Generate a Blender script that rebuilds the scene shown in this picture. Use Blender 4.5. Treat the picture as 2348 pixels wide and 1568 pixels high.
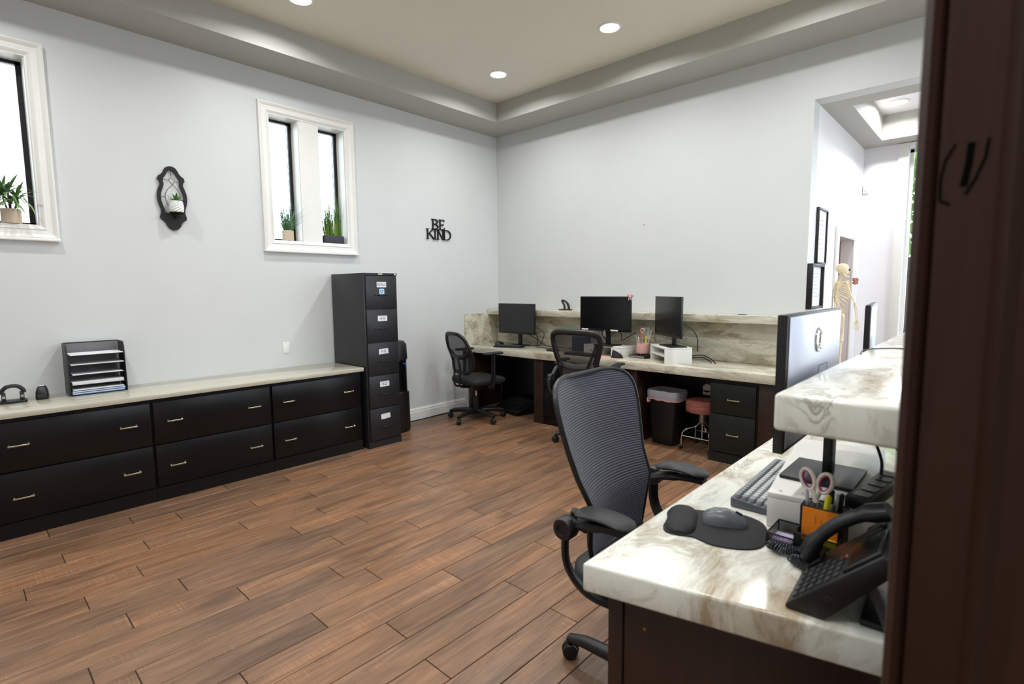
import bpy, bmesh, math, random
from mathutils import Vector, Matrix
for o in list(bpy.data.objects): bpy.data.objects.remove(o)
random.seed(11)
SC = bpy.context.scene
COL = SC.collection
R = math.radians
PI = math.pi

# ------------------------------------------------------------------ camera, world, exposure
cam = bpy.data.cameras.new('camera')
cam.sensor_width = 36.0
cam.lens = 18.399
cam.clip_start = 0.05
cam.dof.use_dof = True
cam.dof.focus_distance = 3.4
cam.dof.aperture_fstop = 3.5
camo = bpy.data.objects.new('camera', cam)
COL.objects.link(camo)
RT, UP, FW = (0.73204, 0.681206, -0.008734), (-0.061423, 0.078765, 0.994999), (-0.678487, 0.727842, -0.099501)
camo.matrix_world = Matrix(((RT[0], UP[0], -FW[0], 4.423), (RT[1], UP[1], -FW[1], -4.508),
                            (RT[2], UP[2], -FW[2], 1.35), (0, 0, 0, 1)))
SC.camera = camo

world = bpy.data.worlds.new('daylight')
SC.world = world
world.use_nodes = True
bg = world.node_tree.nodes['Background']
bg.inputs[0].default_value = (0.86, 0.93, 1.0, 1)
bg.inputs[1].default_value = 7.5
SC.view_settings.view_transform = 'Standard'
SC.view_settings.look = 'None'
SC.view_settings.gamma = 1.0
SC.view_settings.use_curve_mapping = False
SC.view_settings.exposure = -0.17
CAN_POWER = 15.0

# ------------------------------------------------------------------ helpers
def lin(c):
    return tuple(((x / 255) / 12.92 if x / 255 <= 0.04045 else ((x / 255 + 0.055) / 1.055) ** 2.4) for x in c)

class NT:
    """small node-tree writer"""
    def __init__(s, name):
        s.m = bpy.data.materials.new(name); s.m.use_nodes = True
        s.t = s.m.node_tree; s.n = s.t.nodes
        s.b = s.n['Principled BSDF']; s.out = s.n['Material Output']
    def add(s, typ, **kw):
        n = s.n.new(typ)
        for k, v in kw.items():
            if k.startswith('i_'):
                key = k[2:]
                n.inputs[int(key) if key.isdigit() else key].default_value = v
            else: setattr(n, k, v)
        return n
    def link(s, a, b): s.t.links.new(a, b)
    def ramp(s, fac, stops, interp='LINEAR'):
        r = s.add('ShaderNodeValToRGB'); cr = r.color_ramp; cr.interpolation = interp
        while len(cr.elements) < len(stops): cr.elements.new(0.5)
        for e, (p, c) in zip(cr.elements, stops):
            e.position = p; e.color = tuple(c) + (1,) if len(c) == 3 else c
        s.link(fac, r.inputs[0]); return r.outputs[0]
    def mix(s, fac, a, b, mode='MIX'):
        m = s.add('ShaderNodeMix', data_type='RGBA', blend_type=mode)
        for sock, v in ((m.inputs[0], fac), (m.inputs[6], a), (m.inputs[7], b)):
            if hasattr(v, 'is_output'): s.link(v, sock)
            elif isinstance(v, (int, float)): sock.default_value = v
            else: sock.default_value = tuple(v) + (1,)
        return m.outputs[2]
    def bump(s, h, strength=0.2, dist=0.01):
        b = s.add('ShaderNodeBump'); b.inputs['Strength'].default_value = strength
        b.inputs['Distance'].default_value = dist
        s.link(h, b.inputs['Height']); s.link(b.outputs[0], s.b.inputs['Normal'])
    def coords(s, scale=(1, 1, 1), kind='Object'):
        tc = s.add('ShaderNodeTexCoord'); mp = s.add('ShaderNodeMapping')
        mp.inputs['Scale'].default_value = scale
        s.link(tc.outputs[kind], mp.inputs[0]); return mp.outputs[0]
    def noise(s, vec, scale, detail=3, rough=0.5, dist=0.0):
        n = s.add('ShaderNodeTexNoise'); n.inputs['Scale'].default_value = scale
        n.inputs['Detail'].default_value = detail; n.inputs['Roughness'].default_value = rough
        n.inputs['Distortion'].default_value = dist
        s.link(vec, n.inputs['Vector']); return n

def P(name, col, rough=0.5, metal=0.0, var=0.06, nscale=18.0, bump=0.0, bscale=None, spec=0.5, coat=0.0):
    """procedural principled paint/plastic/metal with slight tonal variation"""
    t = NT(name); c = lin(col)
    v = t.coords()
    n = t.noise(v, nscale, 3)
    d = tuple(x * (1 - var) for x in c); l = tuple(min(1, x * (1 + var)) for x in c)
    t.link(t.ramp(n.outputs[0], [(0.3, d), (0.7, l)]), t.b.inputs['Base Color'])
    t.b.inputs['Roughness'].default_value = rough
    t.b.inputs['Metallic'].default_value = metal
    t.b.inputs['Specular IOR Level'].default_value = spec
    t.b.inputs['Coat Weight'].default_value = coat
    if bump:
        t.bump(t.noise(v, bscale or nscale * 8, 2).outputs[0], bump, 0.002)
    return t.m

def mesh_mat(name, col, alpha, rough=0.7):
    """see-through woven mesh: opaque threads and open holes averaged"""
    t = NT(name); c = lin(col)
    v = t.coords(); n = t.noise(v, 60, 2)
    t.link(t.ramp(n.outputs[0], [(0.3, tuple(x * 0.9 for x in c)), (0.7, tuple(x * 1.1 for x in c))]), t.b.inputs['Base Color'])
    t.b.inputs['Roughness'].default_value = rough
    t.b.inputs['Alpha'].default_value = alpha
    return t.m

def emit(name, col, strength):
    t = NT(name); c = lin(col)
    t.b.inputs['Base Color'].default_value = c + (1,)
    t.b.inputs['Emission Color'].default_value = c + (1,)
    t.b.inputs['Emission Strength'].default_value = strength
    return t.m

class MB:
    """collects geometry; build() links it as one mesh object"""
    def __init__(s): s.v = []; s.f = []
    def add(s, vs, fs, M=None):
        k = len(s.v)
        s.v += [tuple(M @ Vector(p)) for p in vs] if M else [tuple(p) for p in vs]
        s.f += [tuple(i + k for i in f) for f in fs]; return s
    def box(s, a, b, bev=0.0, M=None, seg=2):
        x0, y0, z0 = a; x1, y1, z1 = b
        vs = [(x0, y0, z0), (x1, y0, z0), (x1, y1, z0), (x0, y1, z0), (x0, y0, z1), (x1, y0, z1), (x1, y1, z1), (x0, y1, z1)]
        fs = [(3, 2, 1, 0), (4, 5, 6, 7), (0, 1, 5, 4), (1, 2, 6, 5), (2, 3, 7, 6), (3, 0, 4, 7)]
        if bev:
            bm = bmesh.new(); bv = [bm.verts.new(p) for p in vs]
            for f in fs: bm.faces.new([bv[i] for i in f])
            bmesh.ops.bevel(bm, geom=bm.edges[:], offset=bev, segments=seg, profile=0.5, affect='EDGES')
            bm.verts.index_update()
            vs = [p.co.copy() for p in bm.verts]; fs = [[q.index for q in f.verts] for f in bm.faces]; bm.free()
        return s.add(vs, fs, M)
    def cbox(s, c, size, bev=0.0, M=None):
        return s.box([c[i] - size[i] / 2 for i in range(3)], [c[i] + size[i] / 2 for i in range(3)], bev, M)
    def prism(s, poly, z0, z1, M=None):
        n = len(poly)
        vs = [(p[0], p[1], z0) for p in poly] + [(p[0], p[1], z1) for p in poly]
        fs = [tuple(range(n - 1, -1, -1)), tuple(range(n, 2 * n))] + [(i, (i + 1) % n, n + (i + 1) % n, n + i) for i in range(n)]
        return s.add(vs, fs, M)
    def loft(s, rings, cap=True, closed=True, M=None):
        n = len(rings[0]); vs = [p for r in rings for p in r]; fs = []
        for k in range(len(rings) - 1):
            for i in range(n if closed else n - 1):
                j = (i + 1) % n
                fs.append((k * n + i, k * n + j, (k + 1) * n + j, (k + 1) * n + i))
        if cap and closed:
            fs.append(tuple(range(n - 1, -1, -1))); fs.append(tuple(range((len(rings) - 1) * n, len(rings) * n)))
        return s.add(vs, fs, M)
    def tube(s, pts, r, n=8, closed=False, M=None, flat=1.0):
        pts = [Vector(p) for p in pts]; m = len(pts); rings = []
        rs = r if isinstance(r, (list, tuple)) else [r] * m
        up = None
        for i in range(m):
            if closed: d = pts[(i + 1) % m] - pts[i - 1]
            else: d = pts[min(i + 1, m - 1)] - pts[max(i - 1, 0)]
            d.normalize()
            if up is None:
                up = Vector((0, 0, 1)) if abs(d.z) < 0.9 else Vector((1, 0, 0))
            up = (up - d * up.dot(d))
            if up.length < 1e-5: up = d.orthogonal()
            up.normalize(); sd = d.cross(up)
            rings.append([pts[i] + (sd * math.cos(2 * PI * k / n) + up * flat * math.sin(2 * PI * k / n)) * rs[i] for k in range(n)])
        if closed: rings.append(rings[0])
        return s.loft(rings, cap=not closed, M=M)
    def lathe(s, prof, n=24, c=(0, 0, 0), M=None, cap=True):
        rings = [[(c[0] + r * math.cos(2 * PI * k / n), c[1] + r * math.sin(2 * PI * k / n), c[2] + z) for k in range(n)] for r, z in prof]
        return s.loft(rings, M=M, cap=cap)
    def ball(s, c, r, n=12, m=8, M=None):
        rx, ry, rz = r if isinstance(r, (tuple, list)) else (r, r, r)
        rings = []
        for j in range(m + 1):
            a = -PI / 2 + PI * j / m; q = max(math.cos(a), 0.02)
            rings.append([(c[0] + rx * q * math.cos(2 * PI * k / n), c[1] + ry * q * math.sin(2 * PI * k / n), c[2] + rz * math.sin(a)) for k in range(n)])
        return s.loft(rings, M=M)
    def mesh(s, name, mat, bev=0.0, smooth=35, seg=2):
        bm = bmesh.new(); bv = [bm.verts.new(p) for p in s.v]
        for f in s.f:
            try: bm.faces.new([bv[i] for i in f])
            except ValueError: pass
        bmesh.ops.recalc_face_normals(bm, faces=bm.faces[:])
        if bev:
            es = [e for e in bm.edges if len(e.link_faces) == 2 and e.calc_face_angle(0) > R(40)]
            bmesh.ops.bevel(bm, geom=es, offset=bev, segments=seg, profile=0.5, affect='EDGES', clamp_overlap=True)
        me = bpy.data.meshes.new(name); bm.to_mesh(me); bm.free()
        if smooth:
            me.polygons.foreach_set('use_smooth', [True] * len(me.polygons))
            me.set_sharp_from_angle(angle=R(smooth))
        me.materials.append(mat)
        return me
    def build(s, name, mat, parent=None, bev=0.0, smooth=35, seg=2, loc=None, label=None):
        o = bpy.data.objects.new(name, s.mesh(name, mat, bev, smooth, seg))
        COL.objects.link(o)
        if parent: o.parent = parent
        if loc: o.location = loc
        if label: o['label'] = label
        return o

def tag(o, label, cat, group=None):
    o['label'] = label; o['category'] = cat
    if group: o['group'] = group
    return o
def thing(name, label, cat, loc=(0, 0, 0), rz=0.0, group=None):
    o = bpy.data.objects.new(name, None); COL.objects.link(o)
    o.empty_display_size = 0.05
    o.location = loc; o.rotation_euler = (0, 0, rz)
    return tag(o, label, cat, group)
def struct(o, label=None):
    o['kind'] = 'structure'
    if label: o['label'] = label
    return o
def stuff(o): o['kind'] = 'stuff'; return o
def T(loc=(0, 0, 0), rz=0, rx=0, ry=0):
    return Matrix.Translation(loc) @ Matrix.Rotation(rz, 4, 'Z') @ Matrix.Rotation(ry, 4, 'Y') @ Matrix.Rotation(rx, 4, 'X')
def arc(cx, cy, r, a0, a1, n, ry=None):
    return [(cx + r * math.cos(R(a0 + (a1 - a0) * i / n)), cy + (ry or r) * math.sin(R(a0 + (a1 - a0) * i / n))) for i in range(n + 1)]
def rrect(w, h, r, n=4):
    x, y = w / 2 - r, h / 2 - r
    return arc(x, y, r, 0, 90, n) + arc(-x, y, r, 90, 180, n) + arc(-x, -y, r, 180, 270, n) + arc(x, -y, r, 270, 360, n)
def curve(pts, n=8):
    """Catmull-Rom through points"""
    P_ = [Vector(p) for p in pts]; P_ = [2 * P_[0] - P_[1]] + P_ + [2 * P_[-1] - P_[-2]]
    out = []
    for i in range(1, len(P_) - 2):
        a, b, c, d = P_[i - 1:i + 3]
        for k in range(n):
            t = k / n
            out.append(0.5 * ((2 * b) + (c - a) * t + (2 * a - 5 * b + 4 * c - d) * t * t + (3 * b - a - 3 * c + d) * t ** 3))
    out.append(P_[-2]); return out
def text(s, size, name, mat, parent, M, depth=0.0004, align='CENTER'):
    cu = bpy.data.curves.new('t', 'FONT'); cu.body = s; cu.size = size; cu.extrude = depth
    cu.align_x = align; cu.align_y = 'CENTER'
    ob = bpy.data.objects.new('t', cu); COL.objects.link(ob)
    dg = bpy.context.evaluated_depsgraph_get(); dg.update()
    me = bpy.data.meshes.new_from_object(ob.evaluated_get(dg))
    bpy.data.objects.remove(ob)
    me.name = name; me.transform(M); me.materials.clear(); me.materials.append(mat)
    o = bpy.data.objects.new(name, me); COL.objects.link(o); o.parent = parent
    return o
# text facing +x on a wall x=c: u -> +y, v -> +z
def on_x(x, y, z): return Matrix(((0, 0, 1, x), (1, 0, 0, y), (0, 1, 0, z), (0, 0, 0, 1)))

# ------------------------------------------------------------------ materials
M = {}
M['wall'] = P('wall paint', (213, 215, 214), 0.55, var=0.012, nscale=3, bump=0.04, bscale=300)
M['ceil'] = P('ceiling paint', (230, 226, 210), 0.6, var=0.012, nscale=3, bump=0.04, bscale=300)
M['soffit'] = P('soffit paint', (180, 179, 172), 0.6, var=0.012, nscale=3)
M['trim'] = P('trim paint', (238, 237, 232), 0.35, var=0.01)
M['hallwall'] = P('hall wall paint', (240, 238, 240), 0.5, var=0.01, nscale=3)
M['black_lam'] = P('black laminate', (13, 11, 12), 0.32, var=0.15, nscale=30, bump=0.03, spec=0.35)
M['black_green'] = P('black green laminate', (26, 30, 27), 0.4, var=0.12, nscale=30, spec=0.35)
M['black_metal'] = P('black enamel', (30, 30, 34), 0.42, var=0.08, nscale=40, bump=0.06, bscale=500)
M['black_pl'] = P('black plastic', (20, 20, 22), 0.42, var=0.1, nscale=40)
M['black_soft'] = P('black rubber', (24, 24, 25), 0.75, var=0.1, nscale=60)
M['dark_grey'] = P('dark grey plastic', (48, 50, 54), 0.45, var=0.06)
M['screen'] = P('dark screen', (8, 8, 10), 0.22, var=0.05)
M['screen2'] = P('matte screen', (32, 33, 38), 0.45, var=0.05)
M['chrome'] = P('chrome', (215, 213, 205), 0.16, 1.0, var=0.03)
M['nickel'] = P('nickel', (205, 198, 180), 0.22, 1.0, var=0.05)
M['white_pl'] = P('white plastic', (236, 236, 233), 0.4, var=0.01)
M['white_lam'] = P('white laminate', (233, 232, 226), 0.4, var=0.015)
M['paper'] = P('paper', (236, 235, 238), 0.8, var=0.02)
M['ink'] = P('black ink', (25, 25, 28), 0.8)
M['counter'] = P('cream quartz', (196, 191, 174), 0.12, var=0.03, nscale=120, spec=0.55)
M['grout'] = P('grout', (46, 38, 33), 0.85, var=0.1, nscale=80)
M['cable'] = P('black cable', (18, 18, 20), 0.5)
M['iron'] = P('black iron', (24, 22, 24), 0.55, 0.3, var=0.1, nscale=60)
M['pink'] = P('pink ceramic', (226, 172, 165), 0.35, var=0.03)
M['pinkpad'] = P('pink desk pad', (222, 176, 160), 0.6, var=0.03)
M['vinyl'] = P('red brown vinyl', (156, 92, 80), 0.42, var=0.05, nscale=60, bump=0.05)
M['bone'] = P('bone', (240, 222, 186), 0.55, var=0.06, nscale=50)
M['potwood'] = None

def wood(name, c0, c1, scale=(1.5, 30, 1.5), rough=0.45, coat=0.0, spec=0.5):
    t = NT(name); v = t.coords(scale)
    n = t.noise(v, 3.0, 6, 0.6, 0.6)
    t.link(t.ramp(n.outputs[0], [(0.25, lin(c0)), (0.75, lin(c1))]), t.b.inputs['Base Color'])
    t.b.inputs['Roughness'].default_value = rough; t.b.inputs['Coat Weight'].default_value = coat
    t.b.inputs['Specular IOR Level'].default_value = spec
    t.bump(n.outputs[0], 0.08, 0.002)
    return t.m
M['brown'] = wood('dark brown panel', (38, 23, 17), (56, 34, 25), (30, 30, 2), 0.4)
M['jamb'] = wood('dark walnut stain', (47, 28, 19), (57, 35, 24), (14, 14, 0.8), 0.45, spec=0.22)
M['door'] = wood('red brown door', (110, 62, 48), (140, 84, 66), (20, 20, 1.5), 0.4)
M['potwood'] = wood('pale wood pot', (214, 192, 166), (230, 212, 188), (40, 40, 4), 0.6)

def plank_mat():
    t = NT('wood plank tile')
    oi = t.add('ShaderNodeObjectInfo'); tc = t.add('ShaderNodeTexCoord')
    off = t.add('ShaderNodeVectorMath', operation='MULTIPLY_ADD')
    cv = t.add('ShaderNodeCombineXYZ')
    for i in range(3): t.link(oi.outputs['Random'], cv.inputs[i])
    t.link(cv.outputs[0], off.inputs[0]); off.inputs[1].default_value = (31, 57, 11)
    t.link(tc.outputs['Object'], off.inputs[2])
    mp = t.add('ShaderNodeMapping'); mp.inputs['Scale'].default_value = (22, 1.6, 1); t.link(off.outputs[0], mp.inputs[0])
    grain = t.noise(mp.outputs[0], 2.2, 8, 0.62, 0.8)
    mp2 = t.add('ShaderNodeMapping'); mp2.inputs['Scale'].default_value = (6, 1.1, 1); t.link(off.outputs[0], mp2.inputs[0])
    band = t.noise(mp2.outputs[0], 1.3, 3, 0.5, 0.4)
    mp3 = t.add('ShaderNodeMapping'); mp3.inputs['Scale'].default_value = (3, 150, 1); t.link(off.outputs[0], mp3.inputs[0])
    saw = t.noise(mp3.outputs[0], 1.2, 2, 0.5)
    base = t.ramp(grain.outputs[0], [(0.25, lin((108, 80, 60))), (0.5, lin((138, 106, 82))), (0.78, lin((168, 133, 107)))])
    tone = t.ramp(band.outputs[0], [(0.3, (0.50, 0.49, 0.50)), (0.52, (0.95, 0.93, 0.92)), (0.7, (1.12, 1.0, 0.88))])
    c = t.mix(0.85, base, tone, 'MULTIPLY')
    # saw marks only in patches
    mk = t.ramp(band.outputs[1], [(0.52, (0, 0, 0)), (0.62, (1, 1, 1))])
    sw = t.ramp(saw.outputs[0], [(0.5, (1, 1, 1)), (0.62, (1.45, 1.4, 1.3))])
    c2 = t.mix(1.0, c, sw, 'MULTIPLY')
    c3 = t.mix(mk, c, c2)
    rnd = t.ramp(oi.outputs['Random'], [(0.0, (0.78, 0.79, 0.80)), (0.35, (0.98, 0.96, 0.94)), (0.7, (1.08, 1.0, 0.92)), (1.0, (0.92, 0.86, 0.80))])
    c4 = t.mix(1.0, c3, rnd, 'MULTIPLY')
    t.link(c4, t.b.inputs['Base Color'])
    rr = t.ramp(grain.outputs[0], [(0.2, (0.40,) * 3), (0.8, (0.30,) * 3)])
    t.link(rr, t.b.inputs['Roughness'])
    t.bump(grain.outputs[0], 0.10, 0.002)
    return t.m
M['plank'] = plank_mat()

def marble(name, white, grey, tan, brown, streak, amt, rot=0.0, scale=1.0):
    """white stone with soft grey-green clouds, tan smears and broken brown veins"""
    t = NT(name); tc = t.add('ShaderNodeTexCoord'); mp = t.add('ShaderNodeMapping')
    mp.inputs['Rotation'].default_value = (0.25, 0.2, rot); mp.inputs['Scale'].default_value = tuple(x * scale for x in streak)
    t.link(tc.outputs['Object'], mp.inputs[0])
    warp = t.noise(mp.outputs[0], 1.4, 3, 0.5)
    add = t.add('ShaderNodeVectorMath', operation='MULTIPLY_ADD')
    t.link(warp.outputs[1], add.inputs[0]); add.inputs[1].default_value = (0.8, 0.8, 0.8); t.link(mp.outputs[0], add.inputs[2])
    v = add.outputs[0]
    cloud = t.noise(v, 1.3, 5, 0.6)
    c = t.ramp(cloud.outputs[0], [(0.30, lin(grey)), (0.47, lin(white)), (0.62, lin(tuple(min(255, x + 10) for x in white))), (0.78, lin(grey))])
    sm = t.noise(v, 1.9, 10, 0.72, 0.3)
    smear = t.ramp(sm.outputs[0], [(0.47, (0, 0, 0)), (0.56, (0.5 * amt,) * 3), (0.66, (1.0 * amt,) * 3)])
    c = t.mix(smear, c, lin(tan))
    rn = t.noise(v, 2.4, 8, 0.66, 0.5)
    d = t.add('ShaderNodeMath', operation='SUBTRACT'); t.link(rn.outputs[0], d.inputs[0]); d.inputs[1].default_value = 0.5
    ab = t.add('ShaderNodeMath', operation='ABSOLUTE'); t.link(d.outputs[0], ab.inputs[0])
    line = t.ramp(ab.outputs[0], [(0.0, (1, 1, 1)), (0.012, (0.6,) * 3), (0.035, (0, 0, 0))])
    mk = t.noise(v, 1.1, 4, 0.6)
    mask = t.ramp(mk.outputs[0], [(0.50, (0, 0, 0)), (0.66, (0.8 * amt,) * 3)])
    c = t.mix(t.mix(1.0, line, mask, 'MULTIPLY'), c, lin(brown))
    sp = t.noise(v, 16, 6, 0.75)
    spm = t.ramp(sp.outputs[0], [(0.62, (0, 0, 0)), (0.70, (0.7,) * 3)])
    c = t.mix(t.mix(1.0, spm, smear, 'MULTIPLY'), c, lin(brown))
    t.link(c, t.b.inputs['Base Color'])
    t.b.inputs['Roughness'].default_value = 0.16; t.b.inputs['Specular IOR Level'].default_value = 0.5
    return t.m
M['stone'] = marble('white brown veined stone', (226, 226, 216), (190, 199, 190), (162, 143, 114), (88, 70, 50), (2.2, 1.0, 1.5), 0.95, 0.45, 1.5)
M['stone_back_dim'] = marble('streaked beige stone', (210, 206, 188), (164, 171, 153), (160, 142, 112), (88, 74, 54), (0.8, 2.4, 3.0), 0.95, 0.08, 2.0)  # same stone, streakier; its darker base puts the shade into the colour

def glass():
    t = NT('window glass')
    tr = t.add('ShaderNodeBsdfTransparent'); gl = t.add('ShaderNodeBsdfGlossy'); gl.inputs['Roughness'].default_value = 0.02
    lw = t.add('ShaderNodeFresnel'); lw.inputs[0].default_value = 1.45
    tr.inputs[0].default_value = (0.96, 0.98, 1.0, 1)
    mx = t.add('ShaderNodeMixShader'); t.link(lw.outputs[0], mx.inputs[0]); t.link(tr.outputs[0], mx.inputs[1]); t.link(gl.outputs[0], mx.inputs[2])
    t.link(mx.outputs[0], t.out.inputs[0]); return t.m
M['glass'] = glass()
M['lamp'] = emit('lamp diffuser', (255, 252, 245), 9.0)
M['mesh_dark'] = mesh_mat('black chair mesh', (30, 30, 33), 0.55)
def wire_mesh(name, col, pitch, thick):
    """expanded-metal mesh: dark strands with real open diamonds cut by alpha"""
    t = NT(name); tc = t.add('ShaderNodeTexCoord'); sp = t.add('ShaderNodeSeparateXYZ'); t.link(tc.outputs['Object'], sp.inputs[0])
    xy = t.add('ShaderNodeMath', operation='ADD'); t.link(sp.outputs[0], xy.inputs[0]); t.link(sp.outputs[1], xy.inputs[1])
    res = []
    for op in ('ADD', 'SUBTRACT'):
        m = t.add('ShaderNodeMath', operation=op); t.link(xy.outputs[0], m.inputs[0]); t.link(sp.outputs[2], m.inputs[1])
        k_ = t.add('ShaderNodeMath', operation='MULTIPLY'); t.link(m.outputs[0], k_.inputs[0]); k_.inputs[1].default_value = 1 / pitch
        f = t.add('ShaderNodeMath', operation='FRACT'); t.link(k_.outputs[0], f.inputs[0])
        l = t.add('ShaderNodeMath', operation='LESS_THAN'); t.link(f.outputs[0], l.inputs[0]); l.inputs[1].default_value = thick
        res.append(l)
    mx = t.add('ShaderNodeMath', operation='MAXIMUM'); t.link(res[0].outputs[0], mx.inputs[0]); t.link(res[1].outputs[0], mx.inputs[1])
    t.link(mx.outputs[0], t.b.inputs['Alpha'])
    t.b.inputs['Base Color'].default_value = lin(col) + (1,); t.b.inputs['Roughness'].default_value = 0.45
    return t.m
M['mesh_wire'] = wire_mesh('black wire mesh', (20, 20, 22), 0.0048, 0.36)
M['mesh_grey'] = mesh_mat('grey wire mesh', (120, 118, 122), 0.5)

def rib_mat():
    t = NT('ribbed blue black chair fabric')
    v = t.coords((1, 1, 1)); sp = t.add('ShaderNodeSeparateXYZ'); t.link(v, sp.inputs[0])
    w = t.add('ShaderNodeTexWave', wave_type='BANDS', bands_direction='Z'); w.inputs['Scale'].default_value = 40
    w.inputs['Distortion'].default_value = 0.08; w.inputs['Detail'].default_value = 1
    t.link(v, w.inputs['Vector'])
    t.link(t.ramp(w.outputs[0], [(0.2, lin((24, 24, 32))), (0.75, lin((84, 84, 106)))]), t.b.inputs['Base Color'])
    t.b.inputs['Roughness'].default_value = 0.6
    t.b.inputs['Sheen Weight'].default_value = 0.2
    t.bump(w.outputs[0], 0.5, 0.003)
    return t.m
M['rib'] = rib_mat()
def rib_pad():
    t = NT('ribbed black pad')
    v = t.coords(); w = t.add('ShaderNodeTexWave', wave_type='BANDS', bands_direction='Y'); w.inputs['Scale'].default_value = 60
    t.link(v, w.inputs['Vector'])
    t.link(t.ramp(w.outputs[0], [(0.2, lin((20, 21, 22))), (0.8, lin((46, 48, 49)))]), t.b.inputs['Base Color'])
    t.b.inputs['Roughness'].default_value = 0.5; t.bump(w.outputs[0], 0.3, 0.001); return t.m
M['ribpad'] = rib_pad()
# ================================================================== THE ROOM
SOF, TOP = 3.11, 3.305            # soffit underside, tray ceiling
def grid_wall(mb, axis, t0, t1, us, zs, holes):
    """wall slab split on a grid with holes (u0,u1,z0,z1) left open"""
    us = sorted(set(us + [u for h in holes for u in h[:2]])); zs = sorted(set(zs + [z for h in holes for z in h[2:]]))
    def cell(u0, u1, z0, z1):
        um, zm = (u0 + u1) / 2, (z0 + z1) / 2
        return not any(h[0] < um < h[1] and h[2] < zm < h[3] for h in holes)
    for i in range(len(us) - 1):
        j = 0
        while j < len(zs) - 1:
            if not cell(us[i], us[i + 1], zs[j], zs[j + 1]): j += 1; continue
            k = j
            while k + 1 < len(zs) - 1 and cell(us[i], us[i + 1], zs[k + 1], zs[k + 2]): k += 1
            a, b = (us[i], zs[j]), (us[i + 1], zs[k + 1])
            if axis == 'x': mb.box((t0, a[0], a[1]), (t1, b[0], b[1]))
            else: mb.box((a[0], t0, a[1]), (b[0], t1, b[1]))
            j = k + 1
    return mb
W2 = [(-2.63, -2.388), (-2.21, -1.968)]
W1 = [(-4.745, -4.503), (-4.325, -4.083)]
ZL, ZH = 1.778, 2.783
struct(grid_wall(MB(), 'x', -0.2, 0.0, [-6.6, 0.15], [0.0, 3.4], [(a, b, ZL, ZH) for a, b in W2 + W1]).build('wall_left', M['wall'], smooth=0), 'pale grey painted wall with the narrow twin windows')
struct(grid_wall(MB(), 'y', 0.0, 0.15, [0.0, 6.5], [0.0, 3.4], [(3.32, 6.45, -0.1, 2.735)]).build('wall_back', M['wall'], smooth=0), 'pale grey wall behind the stone desk with opening')
struct(MB().box((-0.2, -6.75, 0), (6.65, -6.6, 3.4)).build('wall_rear', M['wall'], smooth=0))
struct(grid_wall(MB(), 'x', 6.5, 6.65, [-6.6, 2.1], [0.0, 3.4], [(-3.0, -1.7, 0.5, 2.6), (-1.4, -0.1, 0.5, 2.6), (0.45, 1.75, 0.5, 2.6)]).build('wall_right', M['hallwall'], smooth=0))
struct(grid_wall(MB(), 'x', 3.17, 3.32, [0.15, 1.95], [0.0, 3.1], [(0.95, 1.60, -0.1, 1.80)]).build('wall_hall', M['hallwall'], smooth=0), 'bright white hall wall with framed pictures')
struct(grid_wall(MB(), 'y', 1.95, 2.1, [3.17, 6.5], [0.0, 3.1], [(3.69, 4.75, 0.55, 2.68), (5.1, 6.1, 0.55, 2.68)]).build('wall_far', M['hallwall'], smooth=0), 'white far wall of the hall with tall window')
struct(MB().box((4.60, -3.90, 0), (6.5, -3.82, TOP)).build('wall_partition', M['wall'], smooth=0))

# ceilings
struct(MB().box((-0.2, -6.75, TOP), (6.65, 0.15, 3.42)).build('ceiling', M['ceil'], smooth=0), 'warm grey tray ceiling with recessed lights')
sb = MB()
sb.box((0, -0.405, SOF), (6.5, 0, TOP)); sb.box((0, -6.6, SOF), (6.5, -6.2, TOP))
sb.box((0, -6.2, SOF), (0.405, -0.405, TOP)); sb.box((6.1, -6.2, SOF), (6.5, -0.405, TOP))
struct(sb.build('ceiling_soffit', M['soffit'], smooth=0), 'grey dropped soffit around the tray ceiling')
HS, HT = 2.735, 2.965
struct(MB().box((3.17, 0.15, HT), (6.65, 2.1, 3.1)).build('ceiling_hall', M['hallwall'], smooth=0))
sb = MB()
sb.box((3.32, 0.15, HS), (3.50, 1.95, HT)); sb.box((3.50, 1.68, HS), (6.5, 1.95, HT)); sb.box((3.5, 0.15, HS), (6.5, 0.35, HT))
struct(sb.build('ceiling_soffit', M['soffit'], smooth=0), 'dropped soffit of the hall ceiling')

# floor: grout bed, then individual wood-look planks
fl = struct(MB().box((-0.2, -6.75, -0.12), (6.65, 2.1, -0.004)).build('floor', M['grout'], smooth=0), 'brown wood plank floor')
PW, PL, G = 0.1455, 0.933, 0.0035
KN = {0.771: -3.657, 0.916: -3.276, 1.062: -3.884, 1.207: -3.443, 1.353: -3.974, 1.498: -3.265, 1.644: -3.868,
      1.789: -4.099, 1.935: -3.707, 2.08: -4.267, 2.226: -4.154, 2.371: -3.567, 2.517: -3.905}
rp = random.Random(5)
cache = {}
def plank_mesh(w, l):
    key = (round(w, 3), round(l, 3))
    if key not in cache:
        mb = MB().box((G / 2, G / 2, -0.012), (w - G / 2, l - G / 2, 0.0), bev=0.0016, seg=1)
        cache[key] = mb.mesh('plank', M['plank'], smooth=0)
    return cache[key]
k = 0
x = 0.771 - PW * 5
last = -3.2
while x < 6.4:
    y0 = next((v for kx, v in KN.items() if abs(kx - x) < 0.02), None)
    if y0 is None: y0 = last + rp.choice([0.36, 0.55, 0.62, -0.42, -0.2])
    last = y0
    y = y0 - PL * math.ceil((y0 + 5.6) / PL)
    yend = 0.15 if x < 3.3 else (1.0 if x < 4.4 else -0.5)
    if x > 4.5: x += PW; continue
    while y < yend:
        o = bpy.data.objects.new('plank', plank_mesh(PW, PL)); COL.objects.link(o)
        o.location = (x, y, 0.0); o.parent = fl
        y += PL
    x += PW
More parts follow.
